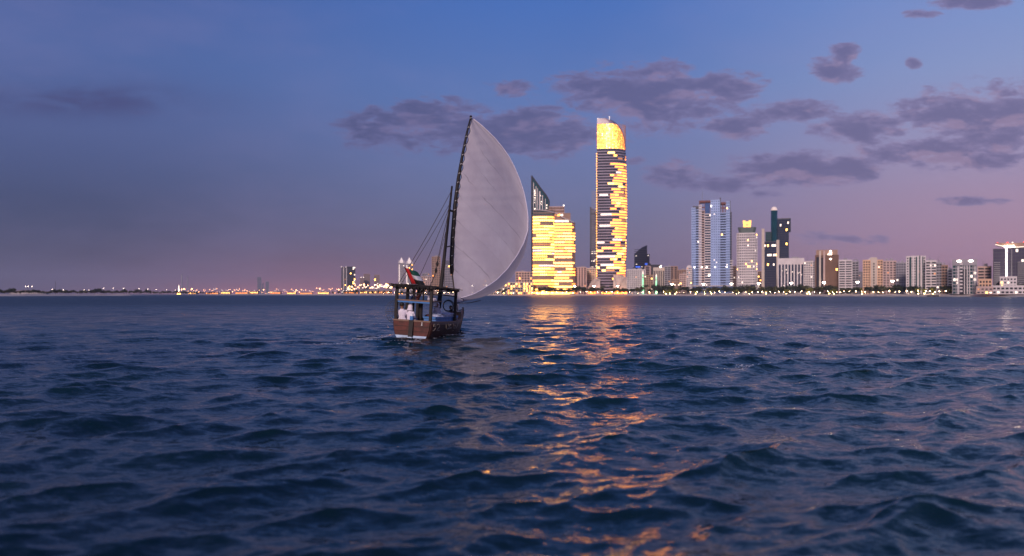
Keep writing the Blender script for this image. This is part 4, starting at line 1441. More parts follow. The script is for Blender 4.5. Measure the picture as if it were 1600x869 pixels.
# ------------------------------------------------------------------ lamps
POLE = mat('lamp_pole', (0.30, 0.29, 0.29), 0.5, 0.4, var=0.1)
GLOBE = mat('lamp_globe', (255, 236, 210), 0.5, var=0, emit=70.0, ecol=(255, 214, 165))
FLOODL = mat('flood_light', (255, 244, 232), 0.5, var=0, emit=30.0, ecol=(255, 236, 214))
UPL = mat('garden_light', (255, 225, 150), 0.5, var=0, emit=60.0, ecol=(255, 220, 140))
HARB_O = mat('harbour_lamp_orange', (255, 170, 110), 0.5, var=0, emit=9.0, ecol=(255, 176, 120))
HARB_W = mat('harbour_lamp_white', (255, 235, 220), 0.5, var=0, emit=9.0, ecol=(255, 226, 205))


def lamps():
    # promenade globes
    root = empty('promenade_lamp')
    b = MB()
    b.tube([(0, 0, 0), (0, 0, 4.6)], [.11, .07], 6)
    b.build('pole', POLE, root)
    b = MB()
    b.ball((0, 0, 4.95), .42, 0, 8, 6)
    b.build('globe', GLOBE, root, True)
    first = True
    x = 600.0
    while x < 1640:
        o = root if first else copy_tree(root)
        first = False
        o.location = on_land(x, rnd.uniform(27, 34) if x > 700 else 32)
        s = rnd.uniform(.5, 1.05)
        o.scale = (s, s, rnd.uniform(.45, .85))
        tag(o, 'small round globe lamp ' + where(x), 'street lamp', 'globe lamps ' + where(x))
        x += rnd.uniform(5.5, 13)
    # tall masts with flared floodlight heads
    root = empty('floodlight_mast')
    b = MB()
    b.tube([(0, 0, 0), (0, 0, 15.5)], [.28, .16], 8)
    b.build('pole', POLE, root)
    for s in (-1, 1):
        b = MB()
        b.loft([[(s * .1, -.5, 15.2), (s * .5, -.5, 15.0), (s * .5, .5, 15.0), (s * .1, .5, 15.2)], [(s * .2, -.6, 17.0), (s * 2.2, -.6, 17.2), (s * 2.2, .6, 17.2), (s * .2, .6, 17.0)]])
        b.build('lamp_head', FLOODL, root)
    first = True
    spots = [(640, 'left of the dhow mast'), (738, 'behind the lower left of the sail'), (760, 'behind the lower middle of the sail'), (783, 'behind the lower right of the sail'), (1050, 'before the tan blocks right of the minarets'), (1099, 'before the pale blue tower'), (1185.5, 'between the white grid tower and the navy tower'), (1236.5, 'before the white striped office'),
             (1287.5, 'before the brown bank'), (1340, 'in the gap right of the banded blocks'), (1394.5, 'before the pale pink tower'), (1450.5, 'before the white balcony tower'), (1510, 'before the grey glass office'), (1571, 'before the dark tower at the right edge'), (1143, 'at the right foot of the pale blue tower'), (898, 'at the right foot of the gold hotel'), (928, 'at the left foot of the tallest tower'), (965, 'at the right foot of the tallest tower')]
    for px, t in spots:
        o = root if first else copy_tree(root)
        first = False
        o.location = on_land(px, 52)
        h = 1.0 if px < 1400 else .92
        if px in (898, 928, 965):
            h = .85
        o.scale = (.9 if px > 1300 else 1, 1, h)
        tag(o, 'tall white floodlight mast ' + t, 'street lamp', 'tall floodlight masts')
    # garden lights washing the yellow trees
    root = empty('garden_light')
    b = MB()
    b.box((0, 0, .25), (.3, .3, .5))
    b.build('post', POLE, root)
    b = MB()
    b.ball((0, 0, .75), .38, 0, 8, 6)
    b.build('lamp', UPL, root, True)
    first = True
    for px in YELLOW:
        o = root if first else copy_tree(root)
        first = False
        o.location = on_land(px + rnd.uniform(-1, 1), 31)
        tag(o, 'low yellow garden light ' + where(px), 'garden light', 'garden lights ' + where(px))
    # harbour lamps across the bay
    protos = []
    for nm, m_, r_ in (('harbour_lamp', HARB_O, .75), ('harbour_lamp', HARB_W, .5), ('harbour_lamp', HARB_O, 1.5)):
        root = empty(nm)
        b = MB()
        b.tube([(0, 0, 0), (0, 0, 10)], [.25, .15], 5)
        b.build('pole', POLE, root)
        b = MB()
        b.ball((0, 0, 10.4), r_, 0, 6, 5)
        b.build('lamp', m_, root)
        protos.append([root, False])
    tint = ['small orange lamp', 'small white lamp', 'large orange lamp']

    def hl(px, inland, h, i):
        p = protos[i]
        o = copy_tree(p[0]) if p[1] else p[0]
        p[1] = True
        o.location = on_land(px, inland)
        o.scale = (1, 1, h)
        tag(o, tint[i] + ' ' + where(px), 'lamp', tint[i] + 's ' + where(px))
    for px in (82, 99, 131, 139, 162, 177, 193, 217, 231, 244, 260, 274):
        hl(px, 40, .7 + (.3 if px > 155 else 0), 1)
    for px in (40, 44, 50):
        hl(px, 120, 1.15, 1)
    x = 283.0
    while x < 532:
        for _ in range(rnd.choice((1, 1, 2))):
            hl(x + rnd.uniform(-1, 1), rnd.uniform(60, 700), rnd.uniform(.3, 1.7), rnd.choices((0, 1, 2), (5, 3, 1.2))[0])
        x += rnd.uniform(1.6, 3.6)
    x = 532.0
    while x < 640:                # bright raised coast road
        hl(x, rnd.uniform(120, 420), 1.0 + 1.0 * min(1, (x - 532) / 30) + rnd.uniform(-.5, .5), rnd.choices((0, 1, 2), (2, 5, 2))[0])
        x += rnd.uniform(.9, 1.9)
    x = 640.0
    while x < 800:
        hl(x, rnd.uniform(80, 200), rnd.uniform(.5, 1.4), rnd.choices((0, 1), (3, 4))[0])
        x += rnd.uniform(3, 7)


lamps()


# ------------------------------------------------------------------ beach furniture, boats, groyne
def beach_things():
    FAB = mat('parasol_fabric', (0.62, 0.56, 0.52), 0.9, var=0.1)
    root = empty('beach_parasol')
    b = MB()
    b.tube([(0, 0, -.3), (0, 0, 2.3)], .05, 5)
    b.build('pole', POLE, root)
    b = MB()
    b.loft([[(r_ * math.cos(math.pi * k / 4), r_ * math.sin(math.pi * k / 4), z) for k in range(8)] for r_, z in ((1.6, 1.85), (.9, 2.25), (.05, 2.55))])
    b.build('canopy', FAB, root)
    first = True
    for px in list(range(986, 1000, 5)) + list(range(1078, 1165, 6)) + list(range(1195, 1320, 9)) + list(range(1412, 1446, 6)):
        o = root if first else copy_tree(root)
        first = False
        q = px + rnd.uniform(-2, 2)
        p = on_land(q, rnd.uniform(20, 25))
        p.z = LANDZ - .5
        o.location = p
        tag(o, 'pale beach parasol on the sand ' + where(q).replace('on the promenade ', ''), 'parasol', 'beach parasols ' + where(q).replace('on the promenade ', ''))
    # white motor boats drawn up on the sand
    root = empty('motor_boat')
    b = MB()
    sec = []
    for k in range(8):
        u = k / 7
        w = 1.1 * (1 - max(0, (u - .45) / .55) ** 2) + .02
        zs = .9 + .35 * u * u
        sec.append([(-w, u * 7 - 3.5, zs), (-w * .75, u * 7 - 3.5, .25), (0, u * 7 - 3.5, .05 + .3 * u ** 3), (w * .75, u * 7 - 3.5, .25), (w, u * 7 - 3.5, zs)])
    b.loft(sec, 0, False, False)
    b.build('hull', WHITE_HULL, root)
    b = MB()
    b.loft([[(-.6, -1, .8), (.6, -1, .8), (.6, .9, .8), (-.6, .9, .8)], [(-.5, -.8, 1.7), (.5, -.8, 1.7), (.45, .4, 1.6), (-.45, .4, 1.6)]])
    b.build('cabin', WHITE_HULL, root)
    first = True
    for px, t in ((1003, 'leftmost'), (1009, 'second from left'), (1016, 'third from left'), (1023, 'rightmost')):
        o = root if first else copy_tree(root)
        first = False
        p = on_land(px, 17)
        p.z = 1.72
        o.location = p
        o.rotation_euler = (0, 0, rnd.uniform(1.2, 1.8))
        tag(o, t + ' white motor boat drawn up on the sand before the minarets', 'boat', 'motor boats on the sand')
    # rock groyne
    r2 = random.Random(5)
    g = MB()
    ROCK = mat('groyne_rock', (0.13, 0.11, 0.10), 0.95, var=0.3, vscale=.4)
    for k in range(90):
        u = r2.random()
        px = 1449 + 17 * u
        Y = shore(px) - 4 - 10 * r2.random()
        rr = r2.uniform(.6, 1.3)
        g.ball(((px - CX) / F * Y, Y, r2.uniform(-.3, .9)), rr, 0, 6, 5, .8, .25)
    o = g.build('rock_groyne', ROCK)
    tag(o, 'low dark rock groyne at the waterline before the white balcony towers', 'groyne', kind='stuff')


WHITE_HULL = mat('white_hull', (0.7, 0.68, 0.68), 0.4, var=0.05)
beach_things()


# ------------------------------------------------------------------ far left shore
def far_left():
    CON = mat('pale_concrete', (0.36, 0.32, 0.33), 0.8, var=.1, vscale=.05)
    # low domed hall
    p = on_land(46, 160)
    root = empty('domed_hall', p)
    tag(root, 'wide low domed hall behind the trees at far left', 'building')
    b = MB()
    b.loft([[(30 * c * math.cos(2 * math.pi * k / 24), 18 * c * math.sin(2 * math.pi * k / 24), z) for k in range(24)] for c, z in ((1, 0), (1, 3.0))])
    b.build('wall', CON, root)
    b = MB()
    b.loft([[(30.5 * c * math.cos(2 * math.pi * k / 24), 18.4 * c * math.sin(2 * math.pi * k / 24), z) for k in range(24)] for c, z in ((1, 3.0), (.85, 4.4), (.55, 5.8), (.2, 6.4), (.02, 6.5))])
    b.build('roof', W_TAN, root, True)
    for (px, yt, D, r_, lab) in ((86.5, 440, 1500, .5, 'thin lattice radio mast standing above the far left shore'),):
        p = Vector(((px - CX) / F * D, D, LANDZ))
        root = empty('radio_mast', p)
        tag(root, lab, 'mast')
        H = hgt(yt, D)
        b = MB()
        for a in range(3):
            b.tube([(math.cos(a * 2.09) * r_ * (1 - .6 * k / 8), math.sin(a * 2.09) * r_ * (1 - .6 * k / 8), H * k / 8) for k in range(9)], .10, 4)
        for k in range(8):
            z = H * k / 8
            rr = r_ * (1 - .6 * k / 8)
            for a in range(3):
                b.tube([(math.cos(a * 2.09) * rr, math.sin(a * 2.09) * rr, z), (math.cos((a + 1) * 2.09) * rr, math.sin((a + 1) * 2.09) * rr, z + H / 8)], .07, 3)
        b.build('lattice', W_DARK, root, kind='stuff')
        b = MB()
        b.tube([(0, 0, H * .98), (0, 0, H * 1.06)], .08, 4)
        b.build('tip', W_DARK, root)
    # white lit spire and two chimneys
    D = 2600
    root = empty('lit_spire_tower', ((279.4 - CX) / F * D, D, LANDZ))
    tag(root, 'slim white lit tower among the harbour lights', 'tower')
    H = hgt(445, D)
    b = MB()
    b.loft([[(q * math.cos(math.pi * k / 4), q * math.sin(math.pi * k / 4), z) for k in range(8)] for q, z in ((1.6, 0), (1.4, H * .55), (.9, H * .6), (.7, H * .85), (.15, H))])
    b.build('shaft', mat('spire_light', (255, 240, 220), .5, var=0, emit=4.0, ecol=(255, 232, 205)), root)
    b = MB()
    b.box((0, 0, 2.5), (9, 6, 5))
    b.build('base', PALEGOLD, root)
    for (px, yt, w_, lab) in ((284.2, 428.5, 4.6, 'taller grey chimney fading behind the harbour lights'), (293, 432, 3.6, 'shorter grey chimney fading behind the harbour lights')):
        D = 9000
        root = empty('chimney', ((px - CX) / F * D, D, LANDZ))
        tag(root, lab, 'chimney', 'harbour chimneys')
        H = hgt(yt, D)
        b = MB()
        b.loft([[(q * math.cos(math.pi * k / 6), q * math.sin(math.pi * k / 6), z) for k in range(12)] for q, z in ((w_ * 1.9, 0), (w_ * 1.3, H))])
        b.build('stack', W_GREY, root)
        b = MB()
        b.loft([[(q * math.cos(math.pi * k / 6), q * math.sin(math.pi * k / 6), z) for k in range(12)] for q, z in ((w_ * 1.5, H - 6), (w_ * 1.5, H + .5))])
        b.build('rim', W_DARK, root)
    # low harbour sheds among the lights
    for k, (px, w_, h_) in enumerate(((300, 26, 7), (331, 40, 6), (352, 30, 9), (378, 44, 8), (396, 30, 11), (430, 36, 9), (455, 30, 7), (478, 40, 6), (505, 36, 7), (548, 40, 9), (575, 46, 10), (600, 40, 10))):
        p = on_land(px, 330)
        root = empty('harbour_shed', p)
        tag(root, 'low lit harbour shed ' + ('first', 'second', 'third', 'fourth', 'fifth', 'sixth', 'seventh', 'eighth', 'ninth', 'tenth', 'eleventh', 'twelfth')[k] + ' from the slim white lit tower', 'shed', 'harbour sheds')
        b = MB()
        b.box((0, 8, h_ / 2), (w_, 16, h_))
        b.build('wall', W_TAN, root)
        b = MB()
        b.loft([[(-w_ / 2 - .5, -.5, h_), (w_ / 2 + .5, -.5, h_), (w_ / 2 + .5, 16.5, h_), (-w_ / 2 - .5, 16.5, h_)], [(-w_ / 2 - .5, 7, h_ + 2), (w_ / 2 + .5, 7, h_ + 2), (w_ / 2 + .5, 9, h_ + 2), (-w_ / 2 - .5, 9, h_ + 2)]])
        b.build('roof', W_GREY, root)
        b = MB()
        for q in range(int(w_ / 5)):
            b.box((-w_ / 2 + 3 + q * 5, -.15, h_ * .5), (2.6, .3, 2.2))
        b.build('lit_windows', ORANGE if k % 2 else PALEGOLD, root, kind='stuff')


far_left()

# ------------------------------------------------------------------ dhow
DH_LOC = Vector((-5.62, 45.0, 0.03))
DH_ROT = (0.0, R(3.2), R(-13.4))
DHM = Matrix.Translation(DH_LOC) @ Matrix.Rotation(DH_ROT[2], 4, 'Z') @ Matrix.Rotation(DH_ROT[1], 4, 'Y')
DHI = DHM.inverted()
WOODR = mat('red_brown_timber', (0.075, 0.011, 0.006), 0.6, var=0.5, vscale=2.2, bump=0.4, bscale=9)
WOODD = mat('dark_timber', (0.012, 0.008, 0.007), 0.7, var=0.3, vscale=3, bump=0.4, bscale=9)
WOODM = mat('brown_timber', (0.036, 0.009, 0.006), 0.6, var=0.3, vscale=3, bump=0.3, bscale=9)
WOODP = mat('pale_timber', (0.20, 0.12, 0.085), 0.7, var=0.2, vscale=3)
BLUEP = mat('blue_paint', (0.03, 0.16, 0.42), 0.5, var=0.15, vscale=3)
PALEB = mat('pale_blue_paint', (0.40, 0.52, 0.66), 0.55, var=0.15, vscale=3)
WHITEP = mat('white_paint', (0.70, 0.70, 0.74), 0.55, var=0.1, vscale=3)
ROPE = mat('rope', (0.06, 0.045, 0.035), 0.9, var=0.2, vscale=8)
ROPEW = mat('white_rope', (0.5, 0.48, 0.46), 0.9, var=0.2, vscale=8)
CLOTHW = mat('white_cotton', (0.72, 0.66, 0.74), 0.9, var=0.1, vscale=6)
CLOTHB = mat('blue_tarpaulin', (0.025, 0.13, 0.36), 0.6, var=0.3, vscale=4, bump=0.4, bscale=5)
CLOTHS = mat('pale_bedding', (0.42, 0.46, 0.62), 0.9, var=0.35, vscale=7, bump=0.5, bscale=6)
BUND = mat('brown_sacking', (0.12, 0.065, 0.035), 0.9, var=0.4, vscale=5, bump=0.5, bscale=8)
SKIN = mat('skin', (0.22, 0.11, 0.07), 0.6, var=0.1, vscale=8)
HAIR = mat('dark_hair', (0.012, 0.010, 0.010), 0.6, var=0.1)
CLOTHN = mat('navy_cloth', (0.025, 0.04, 0.13), 0.9, var=0.2, vscale=6)
CLOTHK = mat('maroon_cloth', (0.11, 0.03, 0.03), 0.9, var=0.2, vscale=6)
NYLON = mat('wire', (0.08, 0.08, 0.09), 0.5, var=0.1)


LH = 8.7


def hull_half(u):
    """half beam at the sheer, sheer height, keel height for a station u metres from the transom"""
    s = u / LH
    b = 1.06 + 0.26 * math.sin(math.pi * min(1.0, s / 0.8))
    if s > 0.40:
        b *= max(0.02, 1 - ((s - 0.40) / 0.60) ** 2.0)
    zs = 0.93 - 0.12 * math.sin(math.pi * s) + 0.30 * s ** 3
    return b, zs, -0.55


def hull_ring(u, off=0.0, qa=0.0, qb=1.0, n=11):
    b, zs, zk = hull_half(u)
    s = u / LH
    side = []
    for k in range(n):
        q = qa + (qb - qa) * k / (n - 1)
        full = 0.62 - 0.2 * max(0, s - .5)
        x = b * (1 - (1 - q) ** 2.6) ** full + (off if q > 0.02 else 0)
        y = u + 0.9 * s ** 3 * q - 0.05 * q
        side.append((x, y, zk + (zs - zk) * q))
    return side


def dhow():
    root = empty('dhow', DH_LOC, DH_ROT)
    tag(root, 'wooden dhow under a huge white sail with open canopy, sailing away from the viewer', 'boat')
    st = [LH * k / 26 for k in range(27)]
    m = MB()
    rows = []
    for u in st:
        r = hull_ring(u)
        rows.append([(-x, y, z) for (x, y, z) in reversed(r)] + r[1:])
    m.loft(rows, 0, False, False)
    hull = m.build('hull', WOODM, root, True)
    sm = hull.modifiers.new('thick', 'SOLIDIFY')
    sm.thickness = 0.06
    sm.offset = -1
    # wales: raised planks along the sides
    for sgn in (-1, 1):
        for qq in (0.66, 0.86):
            w = MB()
            w.tube([(sgn * (hull_ring(u, .02, qq, 1, 2)[0][0]), hull_ring(u, .02, qq, 1, 2)[0][1], hull_ring(u, .02, qq, 1, 2)[0][2]) for u in st], 0.035, 5)
            w.build('wale', WOODD, root, True)
        rl = MB()
        top = [hull_ring(u)[-1] for u in st]
        rl.loft([[(sgn * (x + dx), y, z + dz) for (dx, dz) in ((-.09, 0), (.05, 0), (.05, .06), (-.09, .06))] for (x, y, z) in top])
        rl.build('rail', WOODP if sgn > 0 else WOODM, root)
        bs = MB()
        rr = [hull_ring(u, .012, .34, .46, 3) for u in st[:22]]
        bs.loft([[(sgn * x, y, z) for (x, y, z) in r] for r in rr], 0, False, False)
        bs.build('boot_stripe', WOODD, root, True)
    # transom
    ring = hull_ring(0.0, 0, 0.0, 1.0, 14)
    for sgn in (-1, 1):
        pts = [(sgn * 0.13, -0.06, ring[-1][2])]
        pts += [(sgn * x, -0.06, z) for (x, y, z) in reversed(ring) if z > -.22 and x > .14]
        pts += [(sgn * 0.13, -0.06, -.22)]
        t = MB()
        t.loft([[(p[0], -0.12, p[2]) for p in pts], [(p[0], 0.02, p[2]) for p in pts]])
        t.build('transom_panel', WOODR, root)
        s2 = MB()
        low = [(sgn * (x + .012), z) for (x, y, z) in hull_ring(0.0, 0, .26, .45, 6)]
        pp = [(sgn * .13, low[0][1])] + low + [(sgn * .13, low[-1][1])]
        s2.loft([[(x, -.15, z) for x, z in pp], [(x, -.11, z) for x, z in pp]])
        s2.build('transom_stripe', PALEB, root)
        tr = MB()
        tr.box2((sgn * .12, -.17, ring[-1][2] - .02), (sgn * (ring[-1][0] + .05), .06, ring[-1][2] + .06))
        tr.build('transom_rail', WOODP, root)
        for zz in (.36, .62):
            xx = [x for (x, y, z) in ring if z <= zz][-1]
            bt = MB()
            bt.box2((sgn * .14, -.135, zz), (sgn * (xx - .02), -.118, zz + .02))
            bt.build('transom_seam', WOODD, root)
    ru = MB()
    ru.loft([[(-.11, -.42, -.5), (.11, -.42, -.5), (.11, -.1, -.5), (-.11, -.1, -.5)], [(-.12, -.30, .2), (.12, -.30, .2), (.12, -.1, .2), (-.12, -.1, .2)],
             [(-.13, -.2, 1.0), (.13, -.2, 1.0), (.13, -.08, 1.0), (-.13, -.08, 1.0)]])
    ru.build('rudder', WOODD, root)
    rb = MB()
    rb.loft([[(-.16, -.46, -.2), (.16, -.46, -.2), (.16, -.2, -.2), (-.16, -.2, -.2)], [(-.125, -.40, .06), (.125, -.40, .06), (.125, -.2, .06), (-.125, -.2, .06)]])
    rb.build('rudder_foot', PALEB, root)
    hd = MB()
    hd.box((0, -.13, 1.10), (.17, .2, .22))
    hd.build('rudder_head', BLUEP, root)
    hd = MB()
    hd.box((0, -.14, 1.27), (.13, .14, .16))
    hd.build('rudder_cap', WHITEP, root)
    # deck and stem
    dk = MB()
    rows = []
    for u in st[:-1]:
        b_, zs, zk = hull_half(u)
        r = hull_ring(u, -.07, .60, .60, 2)[0]
        rows.append([(-max(.02, r[0]), u, .28), (max(.02, r[0]), u, .28)])
    dk.loft(rows, 0, False, False)
    dk.build('deck', WOODP, root)
    b_, zs, zk = hull_half(LH)
    stm = MB()
    stm.tube([(0, 8.5, -.6), (0, 9.0, .1), (0, 9.4, .8), (0, 9.6, 1.2), (0, 9.62, 1.55)], [.10, .10, .10, .10, .05], 6)
    stm.build('stem_post', WOODD, root, True)
    # canopy posts
    posts = [(-1.03, .05), (1.03, .05), (-.50, 1.35), (-1.17, 2.1), (-1.2, 4.0), (1.2, 4.0)]
    ZR = 2.84
    for (x, y) in posts:
        p = MB()
        zt = ZR - .05 - (.10 if y > 3 else 0)
        z0 = .3 if y > .5 else .75
        rr = .075 if abs(x) > .9 else .05
        p.loft([[(x + a * rr, y + c * rr, z) for a, c in ((-1, -1), (1, -1), (1, 1), (-1, 1))] for z in (z0, zt)])
        p.build('post', WOODD, root)
    # roof: perimeter beams, cross beams and slats
    for sgn in (-1, 1):
        b = MB()
        b.tube([(sgn * 1.08, -.25, ZR), (sgn * 1.20, 2.1, ZR - .02), (sgn * 1.26, 4.2, ZR - .14)], .075, 6)
        b.build('roof_beam', WOODD, root)
        b = MB()
        b.tube([(sgn * 1.05, .0, 2.46), (sgn * 1.16, 2.1, 2.44), (sgn * 1.2, 4.0, 2.36)], .035, 5)
        b.build('mid_rail', WOODD, root)
    for (y, z, r_) in ((-.05, ZR + .02, .085), (4.05, ZR - .13, .07), (2.1, ZR - .02, .06)):
        b = MB()
        hw = 1.10 + .04 * y + (.12 if y < 0 else 0)
        b.tube([(-hw - .12, y, z), (0, y, z + .05), (hw + .12, y, z)], r_, 6)
        b.build('cross_beam', WOODD, root)
    b = MB()
    b.tube([(-1.03, .02, 2.47), (1.03, .02, 2.47)], .035, 5)
    b.build('mid_rail', WOODD, root)
    slat = None
    for k in range(19):
        y = .12 + k * .20
        if slat is None:
            s = MB()
            s.box((0, 0, 0), (2.3, .07, .05))
            slat = s.build('roof_slat', WOODD, root)
            o = slat
        else:
            o = slat.copy()
            COL.objects.link(o)
            o.parent = root
        o.location = (0, y, ZR + .03 - .03 * k / 19 - (.004 * k if k > 9 else 0) + rnd.uniform(-.012, .012))
        o.rotation_euler = (0, 0, rnd.uniform(-.02, .02))
        o.scale = (1 + .012 * k, 1, 1)
    # ragged palm stick mat laid over the slats
    th = MB()
    for k in range(520):
        y = rnd.uniform(-.28, 4.25)
        hw_ = 1.16 + .03 * y
        if rnd.random() < .5:
            x = rnd.uniform(-hw_, hw_)
            a_ = rnd.uniform(-.5, .5)
            ln_ = rnd.uniform(.15, .5)
            th.tube([(x - ln_ * math.cos(a_), y - ln_ * math.sin(a_), ZR + rnd.uniform(.05, .14) - .03 * y), (x + ln_ * math.cos(a_), y + ln_ * math.sin(a_), ZR + rnd.uniform(.03, .12) - .03 * y)], .018, 3)
        else:
            x = rnd.choice((-1, 1)) * hw_ if rnd.random() < .45 else rnd.uniform(-hw_, hw_)
            yy = -.16 if abs(abs(x) - hw_) > .001 else y
            th.tube([(x, yy, ZR + .10 - .03 * max(0, yy)), (x + rnd.uniform(-.1, .1), yy + rnd.uniform(-.1, .06), ZR - rnd.uniform(.0, .14) - .03 * max(0, yy))], .022, 3)
    th.build('roof_mat', WOODD, root, kind='stuff')
    # rope lashings hanging from the stern beam give it an uneven underside
    ls = MB()
    for k in range(26):
        x = -1.15 + 2.3 * k / 25 + rnd.uniform(-.03, .03)
        ls.tube([(x, -.06, ZR - .05), (x + rnd.uniform(-.04, .04), -.07, ZR - .10 - rnd.uniform(0, .09))], .028, 4)
    ls.build('lashings', WOODD, root, kind='stuff')
    # upper platform with blue edge
    b = MB()
    b.box2((-1.0, .08, 2.03), (1.02, 2.0, 2.09))
    b.build('platform', WOODP, root)
    b = MB()
    b.box2((-1.0, .03, 1.95), (1.02, .075, 2.035))
    b.build('blue_fascia', BLUEP, root)
    b = MB()
    b.box2((-1.03, .0, 2.04), (1.05, .078, 2.11))
    b.build('platform_edge', WOODP, root)
    for x in (-.45, .02, .55):
        b = MB()
        b.tube([(x, .06, 2.09), (x, .06, 2.8)], .045, 5)
        b.build('baluster', WOODD, root)
    b = MB()
    b.tube([(.06, 1.1, .28), (.08, 1.0, 2.04)], .13, 8)
    b.build('inner_post', WOODD, root)
    # benches
    for (x0, x1, y0, y1, zt) in ((-1.0, 1.0, .25, .62, .78), (.15, .75, 1.6, 2.3, .95), (.25, .95, 1.25, 1.5, .72)):
        b = MB()
        b.box2((x0, y0, zt - .08), (x1, y1, zt))
        for xx in (x0 + .06, x1 - .06):
            b.box2((xx - .05, y0 + .05, .28), (xx + .05, y1 - .05, zt - .08))
        b.build('bench', WOODM, root)
    # side board painted blue inside the bulwark at the port quarter
    b = MB()
    b.loft([[(-1.16, .05, .86), (-1.10, .05, .86), (-1.10, .05, 1.12), (-1.16, .05, 1.12)], [(-1.36, 2.0, .86), (-1.30, 2.0, .86), (-1.30, 2.0, 1.14), (-1.36, 2.0, 1.14)]])
    b.build('side_board', BLUEP, root)
    # foredeck rails and forward house
    b = MB()
    b.tube([(-.75, 6.4, .95), (-.4, 8.0, 1.15), (0, 9.55, 1.4)], .04, 5)
    b.build('bow_rail', WOODD, root)
    b = MB()
    b.tube([(1.18, 4.4, .95), (.75, 6.4, 1.15), (.4, 8.0, 1.25), (0, 9.55, 1.4)], .04, 5)
    b.build('bow_rail', WOODR, root)
    b = MB()
    b.loft([[(-.5, 5.8, .28), (.6, 5.8, .28), (.45, 7.2, .28), (-.4, 7.2, .28)], [(-.5, 5.9, .95), (.55, 5.9, .95), (.4, 7.1, .95), (-.35, 7.1, .95)]])
    b.build('hatch_box', WOODR, root)
    # painted number and name on the starboard quarter
    LET = mat('painted_lettering', (0.30, 0.24, 0.19), 0.7, var=0.15, vscale=6)

    def on_side(u, q, lift=.085):
        p = hull_ring(u, lift, q, q, 2)[0]
        return Vector(p)

    def stroke(name, pts, rad=.019):
        g = MB()
        g.tube([on_side(u, q) for u, q in pts], rad, 4)
        g.build(name, LET, root)
    # digits 9 and 2
    u0 = .25
    stroke('digit', [(u0 + .30, .84), (u0 + .06, .84), (u0 + .06, .93), (u0 + .30, .93), (u0 + .32, .80), (u0 + .22, .70), (u0 + .05, .68)])
    u0 = .75
    stroke('digit', [(u0, .90), (u0 + .12, .94), (u0 + .30, .92), (u0 + .32, .84), (u0 + .02, .68), (u0 + .38, .69)])
    # flowing name beside it
    u0 = 2.0
    stroke('name_stroke', [(u0, .93), (u0 + .08, .76), (u0 + .34, .72), (u0 + .52, .78), (u0 + .66, .73), (u0 + .84, .80), (u0 + 1.0, .74)])
    stroke('name_stroke', [(u0 + .3, .95), (u0 + .42, .86), (u0 + .56, .92), (u0 + .5, .82)])
    stroke('name_stroke', [(u0 + 1.2, .94), (u0 + 1.22, .76), (u0 + 1.4, .72), (u0 + 1.62, .80), (u0 + 1.56, .87), (u0 + 1.42, .84)])
    stroke('name_stroke', [(u0 + 1.85, .72), (u0 + 2.0, .80), (u0 + 2.2, .95)])
    stroke('name_dot', [(u0 + .7, .90), (u0 + .76, .90)], .035)
    stroke('name_dot', [(u0 + 1.3, .64), (u0 + 1.36, .64)], .035)
    # hanging white fender
    b = MB()
    b.tube([(.62, -.15, .93), (.62, -.16, .70)], [.02, .045], 6)
    b.build('fender', ROPEW, root)

    # ---------------- mast, yard, rigging
    L = lambda px, py, Y: DHI @ at(px, py, Y)
    mb_ = L(685, 486, 49.4)
    mt = L(706.3, 291, 51.2)
    b = MB()
    pts = [mb_.lerp(mt, k / 10) for k in range(11)]
    b.tube(pts, [.15 - .009 * k for k in range(11)], 10)
    b.build('mast', WOODD, root, True)
    yp = [(706.0, 428, 51.1), (705.6, 405, 51.2), (707.3, 370, 51.3), (711.0, 320, 51.4), (716.0, 280, 51.5), (723.0, 240, 51.6), (729.5, 208, 51.7), (735.6, 182.5, 51.8)]
    b = MB()
    b.tube([L(*p) for p in yp], [.12, .14, .145, .13, .115, .095, .075, .05], 8)
    b.build('yard', WOODD, root, True)
    b = MB()
    b.ball(L(735.7, 182.4, 51.8), .09, 0, 8, 6)
    b.build('yard_tip', WOODD, root)

    def yard_at(py):
        for a, c in zip(yp, yp[1:]):
            if c[1] <= py <= a[1]:
                u = (a[1] - py) / (a[1] - c[1])
                return a[0] + (c[0] - a[0]) * u, a[2] + (c[2] - a[2]) * u
        return yp[-1][0], yp[-1][2]

    def rope(name, P, r=.016, sag=0.0, m_=ROPE):
        g = MB()
        a, c = P[0], P[-1]
        if len(P) == 2:
            P = [a.lerp(c, k / 8) - Vector((0, 0, sag * math.sin(math.pi * k / 8))) for k in range(9)]
        g.tube(P, r, 4)
        return g.build(name, m_, root)
    mt2 = L(705.5, 298, 51.1)
    rope('stay', [mt2, Vector((-1.25, .6, 2.86))], .02, .15)
    rope('stay', [L(703, 318, 51.0), Vector((-.9, .2, 2.9))], .017, .1)
    rope('stay', [L(703, 322, 51.0), Vector((-.1, .4, 2.9))], .017, .12)
    rope('stay', [L(701, 345, 50.8), Vector((.35, 1.8, 2.86))], .015, .05)
    rope('halyard', [L(703.5, 320, 50.9), L(683, 410, 47.4), L(681, 428, 46.8), Vector((.45, 1.2, 2.86))], .02)
    rope('halyard', [L(705.8, 296, 51), L(694, 392, 50), Vector((.5, 3.9, 2.7))], .014)
    for (px, py, Y) in ((683.2, 412.5, 47.4), (681.2, 423, 47.0)):
        b = MB()
        b.ball(L(px, py, Y), .085, 0, 8, 6, 1.9)
        b.build('pulley_block', WOODD, root)
    rope('tack_rope', [L(706.0, 427, 51.1), L(709, 448, 50.8), L(712.2, 470, 50.4)], .035)
    rope('sheet', [L(751, 469.5, 48.6), L(733, 473.5, 48.3), L(714, 474, 48.2), Vector((1.36, 4.0, 1.5))], .022)
    rope('parrel', [L(703.4, 329, 51.0), L(710, 331, 51.3)], .07)
    rope('parrel', [L(697.5, 386, 50.5), L(706.6, 384, 51.2)], .04)

